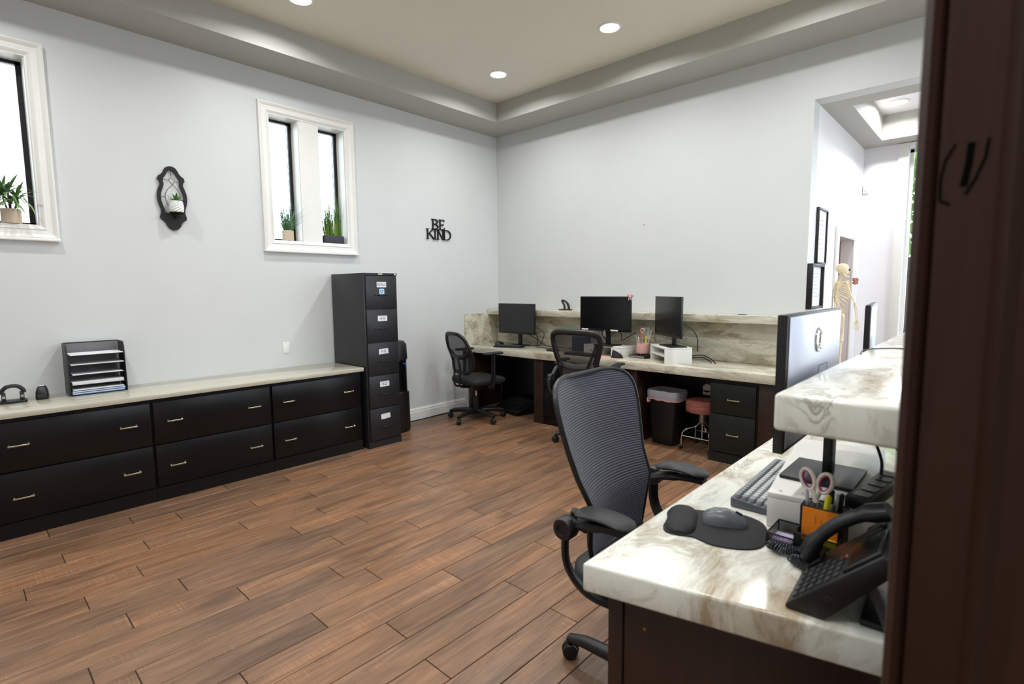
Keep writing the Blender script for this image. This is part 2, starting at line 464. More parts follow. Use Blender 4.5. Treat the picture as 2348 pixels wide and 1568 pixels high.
# rest of the floor outside the planked view
struct(MB().box((4.52, -6.6, -0.02), (6.5, 1.95, 0.0)).build('floor_waiting_area', M['plank'], smooth=0))

# baseboard on the left wall
def extr(mb, prof, p0, p1, nrm):
    """profile (out,z) swept from p0 to p1 (2D), out along nrm"""
    rings = [[(p[0] + nrm[0] * o, p[1] + nrm[1] * o, z) for o, z in prof] for p in (p0, p1)]
    return mb.loft(rings)
bprof = [(0, 0), (0.016, 0), (0.016, 0.085), (0.011, 0.094), (0.013, 0.104), (0.006, 0.118), (0.004, 0.125), (0, 0.125)]
struct(extr(MB(), bprof, (0, -1.80), (0, -0.56), (1, 0)).build('baseboard_left', M['trim'], smooth=0), 'white moulded baseboard under the left wall')
struct(extr(MB(), bprof, (3.70, 1.95), (5.9, 1.95), (0, -1)).build('baseboard_hall', M['trim'], smooth=0))

# twin window: casing, black frames, panes
def casing_frame(mb, y0, y1, z0, z1, prof, x=0.0):
    """mitred picture-frame casing; prof = (inset from outer edge, out from wall)"""
    rings = []
    for (cy, cz, sy, sz) in ((y0, z0, 1, 1), (y1, z0, -1, 1), (y1, z1, -1, -1), (y0, z1, 1, -1)):
        rings.append([(x + o, cy + sy * i, cz + sz * i) for i, o in prof])
    rings.append(rings[0])
    return mb.loft(rings, cap=False)
cprof = [(0, 0), (0, 0.030), (0.010, 0.036), (0.020, 0.030), (0.030, 0.022), (0.055, 0.020), (0.062, 0.024), (0.072, 0.018), (0.080, 0.012), (0.088, 0.010), (0.088, -0.001), (0, -0.001)]
def twin_window(name, label, y0, y1, lights):
    root = bpy.data.objects.new(name, None); COL.objects.link(root); struct(root, label)
    root.empty_display_size = 0.05
    casing_frame(MB(), y0, y1, 1.688, 2.868, cprof).build('window_casing', M['trim'], root, smooth=0)
    # outer mullion panel, slightly proud
    MB().box((0.0005, lights[0][1] + 0.001, ZL - 0.003), (0.006, lights[1][0] - 0.001, ZH)).build('mullion_panel', M['trim'], root, smooth=0)
    MB().box((0.0, y0 - 0.004, 1.676), (0.042, y1 + 0.004, 1.694), bev=0.006).build('window_sill', M['trim'], root)
    for a, b in lights:
        f = MB()
        for q in ((a, ZL, a + 0.03, ZH), (b - 0.03, ZL, b, ZH), (a, ZL, b, ZL + 0.022), (a, ZH - 0.022, b, ZH)):
            f.box((-0.165, q[0] + 0.0005, q[1] + 0.0005), (-0.125, q[2] - 0.0005, q[3] - 0.0005))
        fr = f.build('window_frame', M['iron'], root, smooth=0)
        for q in ((a, ZL, a + 0.003, ZH), (b - 0.003, ZL, b, ZH), (a + 0.003, ZH - 0.003, b - 0.003, ZH)):
            MB().box((-0.1245, q[0], q[1] + 0.0005), (-0.0005, q[2], q[3])).build('reveal_brightener', M['trim'], root, smooth=0)  # white strips added so the reveals look bright with daylight
        MB().box((-0.150, a + 0.03, ZL + 0.022), (-0.146, b - 0.03, ZH - 0.022)).build('pane', M['glass'], fr, smooth=0)
twin_window('window_1', 'narrow twin window with moulded white casing beside filing cabinet', -2.72, -1.878, W2)
twin_window('window_2', 'white cased window cut by the left edge of the picture', -4.835, -3.993, W1)

# tall hall window with casing, and the two unseen daylight windows
def hall_window(name, label, x0, x1, z0, z1, bars):
    root = bpy.data.objects.new(name, None); COL.objects.link(root); struct(root, label); root.empty_display_size = 0.05
    c = MB()
    for a, b in (((x0 - 0.085, z0 - 0.085), (x0, z1 + 0.05)), ((x1, z0 - 0.085), (x1 + 0.085, z1 + 0.05)), ((x0, z1), (x1, z1 + 0.05)), ((x0, z0 - 0.085), (x1, z0))):
        c.box((a[0], 1.925, a[1]), (b[0], 1.95, b[1]), bev=0.006)
    c.build('window_casing', M['trim'], root)
    f = MB()
    for a, b in (((x0, z0), (x0 + 0.03, z1)), ((x1 - 0.03, z0), (x1, z1)), ((x0, z0), (x1, z0 + 0.03)), ((x0, z1 - 0.03), (x1, z1))):
        f.box((a[0], 2.03, a[1]), (b[0], 2.06, b[1]))
    f.build('window_frame', M['trim'], root, smooth=0)
    MB().box((x0 + 0.03, 2.043, z0 + 0.03), (x1 - 0.03, 2.047, z1 - 0.03)).build('pane', M['glass'], root, smooth=0)
hall_window('window_3', 'tall white cased window at the end of the hall', 3.69, 4.75, 0.55, 2.68, 0)
hall_window('window_4', 'second tall window of the hall', 5.1, 6.1, 0.55, 2.68, 0)
for n, (y0, y1) in enumerate(((-3.0, -1.7), (-1.4, -0.1), (0.45, 1.75))):
    root = bpy.data.objects.new('window_%d' % (5 + n), None); COL.objects.link(root); struct(root); root.empty_display_size = 0.05
    f = MB()
    for q in ((y0, 0.5, y0 + 0.04, 2.6), (y1 - 0.04, 0.5, y1, 2.6), (y0, 0.5, y1, 0.54), (y0, 2.56, y1, 2.6)):
        f.box((6.55, q[0], q[1]), (6.6, q[2], q[3]))
    f.build('window_frame', M['trim'], root, smooth=0)
    MB().box((6.573, y0 + 0.04, 0.54), (6.577, y1 - 0.04, 2.56)).build('pane', M['glass'], root, smooth=0)

# hall door in its white casing
dr = bpy.data.objects.new('door_1', None); COL.objects.link(dr); struct(dr, 'white cased doorway with brown door in the hall'); dr.empty_display_size = 0.05
c = MB()
c.box((3.32, 0.868, 0), (3.342, 0.95, 1.882), bev=0.005); c.box((3.32, 1.60, 0), (3.342, 1.682, 1.882), bev=0.005); c.box((3.32, 0.95, 1.80), (3.342, 1.60, 1.882), bev=0.005)
c.build('door_casing', M['trim'], dr)
MB().box((3.19, 0.952, 0.005), (3.225, 1.598, 1.798)).build('door_leaf', M['door'], dr, smooth=0)
# dark stained casing post close to the camera
jp = struct(bpy.data.objects.new('trim_1', None), 'dark brown stained wooden doorpost along the right edge'); COL.objects.link(jp); jp.empty_display_size = 0.05
prof = [(4.348, -3.800), (4.350, -3.812), (4.357, -3.820), (4.363, -3.814), (4.366, -3.806), (4.369, -3.812), (4.414, -3.812),
        (4.419, -3.820), (4.425, -3.826), (4.431, -3.822), (4.436, -3.818), (4.62, -3.818), (4.62, -3.70), (4.348, -3.70)]
MB().prism(prof, 0.0, TOP - 0.001).build('post', M['jamb'], jp, smooth=20)
mk = MB()
def scribble(pts, w):
    for a, b in zip(pts[:-1], pts[1:]):
        a, b = Vector(a), Vector(b); d = (b - a).normalized(); n = Vector((-d.y, d.x)) * w
        q = [a - n, b - n, b + n, a + n]
        mk.prism([(p.x, p.y) for p in q], 0, 0.0004, Matrix(((1, 0, 0, 0), (0, 0, -1, -3.8121), (0, 1, 0, 0), (0, 0, 0, 1))))
for pts, w in (([(4.381, 1.490), (4.374, 1.476), (4.371, 1.458), (4.3715, 1.436), (4.380, 1.431)], 0.0013), ([(4.393, 1.490), (4.392, 1.470), (4.389, 1.448)], 0.0030),
               ([(4.4055, 1.492), (4.404, 1.474), (4.398, 1.455), (4.391, 1.440)], 0.0014)):
    scribble(pts, w)
mk.build('marker_scribble', P('marker ink', (5, 4, 4), 0.9, spec=0.05), jp, smooth=0)

# ceiling lights (each carries its own lamp)
def recessed(x, y, z, label, power, cold=(0.97, 0.99, 1.0)):
    t = thing('recessed_light', label, 'ceiling light', (x, y, z), 0, 'recessed ceiling lights')
    MB().lathe([(0.068, -0.004), (0.074, -0.009), (0.088, -0.004), (0.090, -0.0005), (0.068, -0.0005), (0.068, -0.004)], 32, cap=False).build('trim_ring', M['white_pl'], t)
    MB().lathe([(0.001, -0.003), (0.067, -0.003), (0.067, -0.0005), (0.001, -0.0005)], 32).build('diffuser', M['lamp'], t, smooth=0)
    L = bpy.data.lights.new('lamp', 'AREA'); L.shape = 'DISK'; L.size = 0.13; L.energy = power; L.color = cold; L.spread = R(162)
    lo = bpy.data.objects.new('lamp', L); COL.objects.link(lo); lo.parent = t; lo.location = (0, 0, -0.012)
    return t
LX = {0: 'nearest the back corner', 1: 'over the middle of the back desk', 2: 'over the opening to the hall'}
recessed(0.946, -0.93, TOP, 'round recessed light nearest the corner of the tray ceiling', CAN_POWER)
recessed(2.148, -0.96, TOP, 'larger looking round recessed light right of the corner light', CAN_POWER)
recessed(3.40, -0.96, TOP, 'recessed light out of view over the opening to the hall', CAN_POWER)
recessed(0.86, -2.74, TOP, 'recessed light just cut off by the top edge above the twin window', CAN_POWER)
for lx, ly, lb in ((2.15, -2.74, 'above the middle of the floor'), (3.40, -2.74, 'above the foreground chair'), (0.86, -4.5, 'above the leftmost lateral cabinet'), (2.15, -4.5, 'above the near floor'), (3.4, -4.6, 'just left of the viewer'), (4.5, -4.7, 'straight above the viewer, added to brighten the near slab edge'), (5.3, -1.2, 'above the far waiting area'), (5.3, -2.9, 'above the near waiting area'), (5.3, -5.2, 'behind the doorpost')):  # the can above the viewer is added to light the near desk end
    recessed(lx, ly, TOP, 'recessed light out of view ' + lb, CAN_POWER)
recessed(3.655, 1.33, HT, 'recessed light in the hall ceiling seen through the opening', CAN_POWER * 0.9)
recessed(5.2, 1.0, HT, 'recessed hall light hidden behind the doorpost', CAN_POWER * 1.3)

# outside: hedge-like tree, iron fence, ground, overhead wires
struct(MB().box((-14, -14, -0.5), (20, 20, -0.13)).build('ground_outside', P('paving', (170, 168, 160), 0.9, var=0.1), smooth=0))
fe = thing('iron_fence', 'black wrought iron fence with spear finials outside hall window', 'fence', (0, 0, 0))
for i in range(24):
    xx = 2.9 + i * 0.13
    MB().tube([(xx, 3.4, -0.13), (xx, 3.4, 1.86)], 0.011, 6).lathe([(0.004, 0), (0.03, 0.05), (0.018, 0.1), (0.026, 0.13), (0.002, 0.27)], 6, (xx, 3.4, 1.85)).build('bar', M['iron'], fe)
for zz in (0.05, 1.45, 1.66):
    MB().box((2.8, 3.38, zz), (6.1, 3.42, zz + 0.035)).build('rail', M['iron'], fe, smooth=0)
for i in range(23):
    MB().tube([(2.965 + i * 0.13 + 0.05 * math.cos(a), 3.4, 1.572 + 0.055 * math.sin(a)) for a in [2 * PI * q / 12 for q in range(12)]], 0.008, 5, closed=True).build('scroll', M['iron'], fe)
def leaf_mat(name, c0, c1):
    t = NT(name); v = t.coords(); n = t.noise(v, 6, 3)
    t.link(t.ramp(n.outputs[0], [(0.3, lin(c0)), (0.7, lin(c1))]), t.b.inputs['Base Color'])
    t.b.inputs['Roughness'].default_value = 0.45; return t.m
M['leaf'] = leaf_mat('tree leaf', (96, 150, 60), (150, 196, 96))
tr = thing('street_tree', 'bright green leafy tree outside the hall window', 'tree', (3.3, 6.2, -0.13))
MB().tube(curve([(0, 0, 0), (0.05, 0.02, 0.9), (-0.03, 0.05, 1.9)], 5), [0.12 - 0.006 * i for i in range(11)], 8).build('trunk', M['brown'], tr)
rl = random.Random(3); lm = MB()
for i in range(2600):
    u, v, w = rl.gauss(0, 1), rl.gauss(0, 1), rl.gauss(0, 1); n_ = math.sqrt(u * u + v * v + w * w); rr = rl.random() ** 0.4
    p = Vector((u / n_ * 1.5 * rr, v / n_ * 1.2 * rr, 3.1 + w / n_ * 1.25 * rr))
    Mx = Matrix.Translation(p) @ Matrix.Rotation(rl.random() * 6.28, 4, 'Z') @ Matrix.Rotation(rl.random() * 3, 4, 'X')
    lm.add([(0, 0, 0), (0.05, 0.07, 0.01), (0, 0.17, 0), (-0.05, 0.07, 0.01)], [(0, 1, 2), (0, 2, 3)], Mx)
stuff(lm.build('foliage', M['leaf'], tr, smooth=0))
for n_, z0 in enumerate((3.05, 3.13)):
    w = MB().tube(curve([(-3.2, -9, z0 + 0.1), (-3.2, -3.5, z0 - 0.02), (-3.2, 2, z0 + 0.08)], 8), 0.006, 6).build('overhead_wire', P('pale wire', (150, 155, 165), 0.6))
    tag(w, 'thin overhead wire seen faintly through the left windows, ' + ('lower one' if n_ == 0 else 'upper one'), 'wire', 'overhead wires')
# ================================================================== LEFT SIDE
def bail_handle(parent, c, axis, w=0.092, mat=None):
    """bar pull: two posts and a slim flat bar; axis 'x' faces +x (runs along y), 'y' faces -y (runs along x)"""
    mb = MB(); h = w / 2
    if axis == 'x':
        mb.box((c[0] + 0.012, c[1] - h, c[2] - 0.007), (c[0] + 0.020, c[1] + h, c[2] + 0.003), bev=0.003)
        for s_ in (-1, 1): mb.tube([(c[0], c[1] + s_ * (h - 0.006), c[2] + 0.004), (c[0] + 0.012, c[1] + s_ * (h - 0.006), c[2] + 0.003), (c[0] + 0.017, c[1] + s_ * (h - 0.006), c[2] - 0.002)], 0.006, 8)
    else:
        mb.box((c[0] - h, c[1] - 0.020, c[2] - 0.007), (c[0] + h, c[1] - 0.012, c[2] + 0.003), bev=0.003)
        for s_ in (-1, 1): mb.tube([(c[0] + s_ * (h - 0.006), c[1], c[2] + 0.004), (c[0] + s_ * (h - 0.006), c[1] - 0.012, c[2] + 0.003), (c[0] + s_ * (h - 0.006), c[1] - 0.017, c[2] - 0.002)], 0.006, 8)
    return mb.build('handle', M['nickel'], parent, label='brushed metal bar handle')
units = [(-2.93, -2.178, 'black two-drawer lateral file cabinet next to the tall filing cabinet'),
         (-3.68, -2.93, 'middle black two-drawer lateral file cabinet under the cream countertop'),
         (-4.43, -3.68, 'leftmost black two-drawer lateral file cabinet, below the paper organizer')]
for y0, y1, lab in units:
    t = thing('lateral_file_cabinet', lab, 'cabinet', (0.25, (y0 + y1) / 2, 0), 0, 'lateral file cabinets along the left wall')
    oy = (y0 + y1) / 2
    w = (y1 - y0) / 2
    MB().box((-0.245, -w + 0.001, 0.0), (0.232, w - 0.001, 0.676)).build('body', M['black_lam'], t, smooth=0)
    MB().box((0.2325, -w + 0.001, 0.0), (0.246, w - 0.001, 0.088)).build('plinth', M['black_lam'], t, smooth=0)
    for z0, z1, hz in ((0.378, 0.650, 0.522), (0.096, 0.370, 0.226)):
        d = MB().box((0.2325, -w + 0.008, z0), (0.255, w - 0.008, z1), bev=0.002).build('drawer', M['black_lam'], t)
        for hy in (-0.252, 0.248): bail_handle(d, (0.255, hy, hz), 'x')
tag(MB().box((0.003, -4.46, 0.6765), (0.532, -2.166, 0.708), bev=0.004).build('countertop', M['counter']), 'long glossy cream countertop on the black lateral file cabinets', 'countertop')

# five drawer filing cabinet
fc = thing('filing_cabinet', 'tall black metal filing cabinet with five labelled drawers', 'filing cabinet', (0.285, -1.985, 0))
MB().box((-0.27, -0.165, 0), (0.255, 0.165, 1.50), bev=0.004).build('body', M['black_metal'], fc)
MB().box((0.2552, -0.165, 0), (0.262, 0.165, 0.055)).build('plinth', M['black_metal'], fc, smooth=0)
MB().box((0.2552, -0.165, 1.482), (0.264, 0.165, 1.50), bev=0.002).build('top_rail', M['black_metal'], fc)
MB().box((0.264, -0.024, 1.4875), (0.2655, 0.018, 1.4955)).build('badge', M['nickel'], fc, smooth=0)
MB().lathe([(0.008, 0), (0.008, 0.004), (0.001, 0.005)], 16, M=Matrix(((0, 0, 1, 0.264), (1, 0, 0, 0.145), (0, 1, 0, 1.489), (0, 0, 0, 1)))).build('lock', M['chrome'], fc)
words = ['', 'R-Z', 'H-Q', 'A-G', 'RECALLS']
for i in range(5):
    z0 = 0.06 + 0.2835 * i
    d = MB().box((0.2552, -0.150, z0 + 0.003), (0.272, 0.150, z0 + 0.2805), bev=0.003).build('drawer', M['black_metal'], fc)
    zl = z0 + (0.205 if i < 4 else 0.208)
    fr = MB()
    for q in ((-0.052, -0.028, 0.052, -0.024), (-0.052, 0.024, 0.052, 0.028), (-0.052, -0.028, -0.048, 0.028), (0.048, -0.028, 0.052, 0.028)):
        fr.box((0.272, q[0], zl + q[1]), (0.2745, q[2], zl + q[3]))
    fr.build('label_holder', M['dark_grey'], d, smooth=0)
    tilt = 0.07 if i == 0 else (0.05 if i == 2 else 0.0)
    Mx = T((0.2722, 0, zl)) @ Matrix.Rotation(tilt, 4, 'X')
    lb = MB().box((0, -0.047, -0.023), (0.0008, 0.047, 0.023), M=Mx).build('label_card', M['paper'], d, smooth=0, label='white paper label card')
    if words[i]:
        text(words[i], 0.030 if i == 4 else 0.034, 'lettering', M['ink'], d, Mx @ on_x(0.0011, 0, 0) @ Matrix.Diagonal((0.72 if i == 4 else 0.8, 1, 1, 1)), 0.0002)
    hb = MB().tube(curve([(0.272, -0.036, z0 + 0.118), (0.288, -0.030, z0 + 0.118), (0.291, 0, z0 + 0.118), (0.288, 0.044, z0 + 0.118), (0.272, 0.050, z0 + 0.118)], 4), 0.0055, 8)
    hb.build('handle', M['black_pl'], d, label='black pull handle')
    MB().box((0.272, -0.072, z0 + 0.110), (0.279, -0.060, z0 + 0.124), bev=0.002).build('thumb_latch', M['black_pl'], d)
    if i == 4:
        MB().box((0.272, -0.024, zl - 0.080), (0.2728, 0.026, zl - 0.034)).build('sticker', P('pale blue sticker', (176, 214, 238), 0.6, var=0.2, nscale=90), d, smooth=0, label='small pale blue and white sticker')
        sk = MB()
        for q, (yy, zz) in enumerate(((-0.010, -0.050), (0.012, -0.050), (0.0, -0.066))):
            sk.ball((0.273, yy, zl + zz), (0.0006, 0.006, 0.005), 8, 6)
        sk.tube([(0.2732, -0.015, zl - 0.058), (0.2732, 0.0, zl - 0.068), (0.2732, 0.016, zl - 0.056)], 0.0012, 6)
        sk.build('sticker_print', P('blue print', (40, 110, 190), 0.6), d)

# black appliance behind the cabinet
wd = thing('water_dispenser', 'black floor-standing water dispenser half hidden behind filing cabinet', 'dispenser', (0.19, -1.645, 0))
def dshape(w, d, z): return [(x_, y_, z) for x_, y_ in ([(-d / 2, -w / 2)] + arc(d / 2 - 0.09, 0, 0.09, -90, 90, 10, w / 2) + [(-d / 2, w / 2)])]
MB().loft([dshape(0.26, 0.27, 0.0), dshape(0.27, 0.28, 0.02), dshape(0.262, 0.272, 0.38)]).build('lower_body', M['black_pl'], wd)
MB().loft([dshape(0.25, 0.26, 0.3805), dshape(0.25, 0.26, 0.395)]).build('chrome_band', M['chrome'], wd)
MB().loft([dshape(0.245, 0.24, 0.3955), dshape(0.24, 0.235, 0.69)]).build('dispensing_recess', M['screen'], wd)
MB().loft([dshape(0.245, 0.25, 0.6905), dshape(0.245, 0.25, 0.70)]).build('chrome_band', M['chrome'], wd)
MB().loft([dshape(0.25, 0.262, 0.7005), dshape(0.24, 0.25, 0.84), dshape(0.20, 0.21, 0.872)]).build('top_cover', M['black_pl'], wd)
MB().tube([(0.11, 0.04, 0.66), (0.135, 0.05, 0.655), (0.14, 0.05, 0.63)], 0.008, 8).build('tap', P('blue tap', (40, 90, 170), 0.4), wd)

# wall plate
wp = thing('wall_plate', 'white blank wall plate above the cream countertop', 'wall plate', (0, -2.581, 0.876))
MB().box((0.0005, -0.029, -0.048), (0.006, 0.029, 0.048), bev=0.002).build('plate', M['white_pl'], wp)
for s_ in (-1, 1): MB().lathe([(0.003, 0), (0.003, 0.001), (0.0005, 0.0012)], 8, M=on_x(0.006, 0, s_ * 0.040)).build('screw', M['nickel'], wp)

# five tier paper organizer
og = thing('paper_organizer', 'black mesh five-tier paper organizer standing on cream countertop', 'organizer', (0.115, -3.885, 0.7085))
OX0, OX1, OW, OH = -0.10, 0.085, 0.150, 0.325
for s_ in (-1, 1):
    p = [(OX0, 0.0), (OX1, 0.0), (OX1 + 0.004, 0.02), (OX1 - 0.012, OH - 0.03), (OX1 - 0.03, OH), (OX0, OH)]
    mb = MB()
    Mx = Matrix(((1, 0, 0, 0), (0, 0, 1, s_ * (OW - 0.004) - 0.003), (0, 1, 0, 0), (0, 0, 0, 1)))
    ip = [(OX1 - 0.055, OH - 0.05), (OX1 - 0.04, OH - 0.05), (OX1 - 0.04, OH - 0.02), (OX1 - 0.055, OH - 0.02)]
    mb.prism(p, 0, 0.006, Mx)
    mb.build('side_panel', M['black_pl'], og, bev=0.0015)
MB().box((OX0, -OW + 0.008, 0.0), (OX0 + 0.003, OW - 0.008, OH)).build('mesh_back', M['mesh_grey'], og, smooth=0)
MB().tube([(OX0 + 0.004, -OW + 0.008, OH - 0.002), (OX0 + 0.004, OW - 0.008, OH - 0.002)], 0.004, 6).build('top_rail', M['black_pl'], og)
tz = [0.003, 0.065, 0.128, 0.190, 0.252]
ptop = ['sheaf of blue folders in the bottom tier of the paper organizer', 'thick stack of white paper in the second tier of the organizer',
        'thin sheaf of paper in the middle tier of the organizer', 'thin sheaf of paper in the fourth tier of the organizer', 'single white sheets in the top tier of the organizer']
ph = [0.034, 0.020, 0.005, 0.005, 0.004]
M['blue_folder'] = P('blue folder', (70, 116, 168), 0.35, var=0.25, nscale=70)
for i, z in enumerate(tz):
    MB().box((OX0 + 0.003, -OW + 0.008, z), (OX1 - 0.004, OW - 0.008, z + 0.002)).build('tray', M['mesh_wire'], og, smooth=0)
    MB().tube([(OX1 - 0.004, -OW + 0.008, z), (OX1 - 0.004, OW - 0.008, z)], 0.0022, 6).build('tray_rim', M['black_pl'], og)
    for q in range(6 if i == 0 else (4 if i == 1 else 1)):
        n = 6 if i == 0 else (4 if i == 1 else 1)
        dz = ph[i] / n
        rr = random.Random(i * 10 + q)
        zz = 0.7085 + z + 0.0025 + q * dz
        b = MB().box((0.115 + OX0 + 0.006, -3.885 - OW + 0.012 + rr.random() * 0.01, zz), (0.115 + OX1 - 0.002 + 0.012 * rr.random(), -3.885 + OW - 0.012 - rr.random() * 0.012, zz + dz * 0.9))
        o = b.build('folder' if i == 0 else 'paper_stack', M['blue_folder'] if i == 0 and q % 2 == 0 else M['paper'], smooth=0)
        tag(o, ptop[i] if n == 1 else ['lowest', 'second', 'third', 'fourth', 'fifth', 'topmost'][q if q < n - 1 else 5] + ' layer of ' + ptop[i], 'folder' if i == 0 else 'paper', 'sheets in organizer tier %d' % (i + 1))

# two hole punch on the countertop
def hole_punch(label, loc, rz, s=1.0):
    t = thing('hole_punch', label, 'hole punch', loc, rz)
    MB().prism([(x_ * s, y_ * s) for x_, y_ in rrect(0.125, 0.085, 0.02, 4)], 0.0, 0.014 * s).build('base', M['black_pl'], t, bev=0.004)
    for x_ in (-0.040, 0.040):
        c = MB().box(((x_ - 0.010) * s, -0.016 * s, 0.014 * s), ((x_ + 0.010) * s, 0.020 * s, 0.062 * s), bev=0.003 * s).build('punch_head', M['dark_grey'], t)
        MB().lathe([(0.007 * s, 0.0), (0.007 * s, 0.014 * s)], 10, (x_ * s, -0.022 * s, 0.030 * s)).build('punch_pin', M['chrome'], c)
    pts = [(-0.048, 0.056), (-0.046, 0.072), (-0.030, 0.092), (-0.012, 0.099), (0.012, 0.099), (0.030, 0.092), (0.046, 0.072), (0.048, 0.056)]
    MB().tube(curve([(x_ * s, -0.01 * s, z_ * s) for x_, z_ in pts], 4), 0.011 * s, 8).build('lever', M['black_pl'], t)
    return t
hole_punch('black two-hole punch with arched lever at the left end of cream countertop', (0.16, -4.290, 0.7085), R(88), 1.0)
rm = thing('staple_remover', 'small black plastic gadget beside the paper organizer', 'gadget', (0.14, -4.158, 0.7085), R(80))
MB().loft([[(x_ * q, y_ * q, z) for x_, y_ in rrect(0.056, 0.09, 0.012, 3)] for q, z in ((1, 0), (1.05, 0.012), (0.98, 0.045), (0.72, 0.072), (0.55, 0.078))]).build('body', M['black_pl'], rm)
MB().box((-0.013, -0.012, 0.0785), (0.013, 0.012, 0.0815), bev=0.001).build('top_plate', M['white_pl'], rm)
MB().box((-0.016, -0.049, 0.016), (0.016, -0.0465, 0.032)).build('front_window', M['dark_grey'], rm, smooth=0)

# wall sconce with planter
sc = thing('wall_sconce', 'black scroll-edged wall sconce with wire tracery on left wall', 'sconce', (0, -3.35, 2.249))
hw = [(938, 0), (941, 18), (950, 34), (964, 44), (985, 54), (998, 68), (1008, 84), (1030, 90), (1040, 80), (1060, 75), (1080, 84), (1110, 95), (1140, 99), (1170, 97), (1200, 89), (1225, 80), (1250, 80), (1272, 88), (1290, 84), (1300, 64), (1318, 50), (1335, 44), (1350, 30), (1358, 14), (1360, 0)]
ih = [(962, 0), (966, 14), (980, 26), (1000, 36), (1020, 52), (1040, 56), (1062, 52), (1090, 62), (1120, 73), (1145, 76), (1175, 73), (1205, 64), (1228, 56), (1245, 54), (1248, 40), (1249, 20), (1250, 0)]
def toyz(l): return [(h * 0.00094, -(y_ - 938) * 0.001066) for y_, h in l]
def sym(l): return [(-a, b) for a, b in l] + [(a, b) for a, b in reversed(l[1:-1])]
o_ = sym(toyz(hw)); i_ = sym(toyz(ih))
# bridge outer and inner loops: resample both by angle around the centre, build ring
def by_t(loop, n):
    P_ = [Vector(p) for p in loop] ; P_.append(P_[0]); L_ = [0]
    for a, b in zip(P_[:-1], P_[1:]): L_.append(L_[-1] + (b - a).length)
    out = []
    j = 0
    for k_ in range(n):
        s_ = L_[-1] * k_ / n
        while L_[j + 1] < s_: j += 1
        f = (s_ - L_[j]) / max(1e-9, L_[j + 1] - L_[j]); out.append(P_[j].lerp(P_[j + 1], f))
    return out
def tri_ring(outer, inner, x0, x1):
    bm = bmesh.new()
    eo = []
    for lp in (outer, inner):
        vs = [bm.verts.new((x1, p[0], p[1])) for p in lp]
        eo += [bm.edges.new((vs[i], vs[(i + 1) % len(vs)])) for i in range(len(vs))]
    r = bmesh.ops.triangle_fill(bm, use_beauty=True, use_dissolve=False, edges=eo)
    faces = bm.faces[:]
    ex = bmesh.ops.extrude_face_region(bm, geom=faces)
    for v in [g for g in ex['geom'] if isinstance(g, bmesh.types.BMVert)]: v.co.x = x0
    bm.verts.index_update()
    mb = MB().add([v.co.copy() for v in bm.verts], [[v.index for v in f.verts] for f in bm.faces]); bm.free(); return mb
tri_ring(o_, i_, 0.004, 0.020).build('frame', M['iron'], sc, smooth=30)
wr = MB()
def sw(y_, h): return (0.012, h * 0.00094, -(y_ - 938) * 0.001066)
for pts in ([sw(960, 0), sw(1012, 2)], [sw(1012, 2), sw(1030, -20), sw(1058, 8), sw(1035, 24), sw(1012, 2)], [sw(1030, -20), sw(1025, -50)], [sw(1035, 24), sw(1042, 55)],
            [sw(1140, -74), sw(1142, -44)], [sw(1155, 48), sw(1160, 76)]):
    wr.tube(pts, 0.0016, 6)
wr.tube(curve([sw(1040, 20), sw(1058, 8), sw(1085, -22), sw(1120, -42), sw(1160, -44), sw(1200, -28), sw(1248, 0)], 6), 0.0016, 6)
wr.tube(curve([sw(1040, -12), sw(1058, 8), sw(1085, 36), sw(1120, 52), sw(1160, 52), sw(1200, 36), sw(1248, 8)], 6), 0.0016, 6)
wr.build('wire_tracery', M['iron'], sc)
MB().lathe([(0.045, -0.333), (0.047, -0.331), (0.047, -0.327), (0.04, -0.326)], 24, (0.058, 0.010, 0)).build('shelf_plate', M['iron'], sc)
MB().tube(curve([(0.018, 0.006, -0.365), (0.040, 0.008, -0.360), (0.056, 0.01, -0.334)], 5), 0.006, 8).build('shelf_bracket', M['iron'], sc)
M['succ'] = leaf_mat('succulent leaf', (52, 116, 34), (112, 166, 62))
M['potwhite'] = P('white ceramic', (236, 236, 234), 0.3, var=0.01)
def leaf_mesh(name, mat, L, w, bend, n=5, fold=0.25):
    """single pointed leaf growing along +x from origin, bending down by 'bend'"""
    vs, fs = [], []
    for i in range(n + 1):
        f = i / n; a = bend * f
        x_ = L * f * math.cos(a * 0.6); z_ = L * f * math.sin(-a * 0.6) + 0.0
        ww = w * (math.sin(PI * min(1, 0.12 + f * 0.88)) ** 0.8) * (1 if f < 1 else 0) + 0.0004
        vs += [(x_, -ww / 2, z_ + fold * ww / 2), (x_, 0, z_ - 0.0003), (x_, ww / 2, z_ + fold * ww / 2)]
        if i: k_ = 3 * (i - 1); fs += [(k_, k_ + 1, k_ + 4, k_ + 3), (k_ + 1, k_ + 2, k_ + 5, k_ + 4)]
    return MB().add(vs, fs).mesh(name, mat, smooth=60)
pp = thing('potted_succulent', 'small green succulent in diamond-patterned white pot on wall sconce', 'plant', (0.058, -3.34, 2.249 - 0.3255))
pot = MB(); n = 18; rings = []
for j in range(10):
    z = 0.078 * j / 9; r = 0.036 + 0.009 * math.sin(PI * min(1, 0.18 + 0.75 * j / 9))
    rings.append([((r + (0.0028 if (i + j) % 2 == 0 else -0.0012)) * math.cos(2 * PI * i / n), (r + (0.0028 if (i + j) % 2 == 0 else -0.0012)) * math.sin(2 * PI * i / n), z) for i in range(n)])
rings.append([(0.034 * math.cos(2 * PI * i / n), 0.034 * math.sin(2 * PI * i / n), 0.079) for i in range(n)])
rings.append([(0.032 * math.cos(2 * PI * i / n), 0.032 * math.sin(2 * PI * i / n), 0.066) for i in range(n)])
pot.loft(rings).build('pot', M['potwhite'], pp, smooth=0)
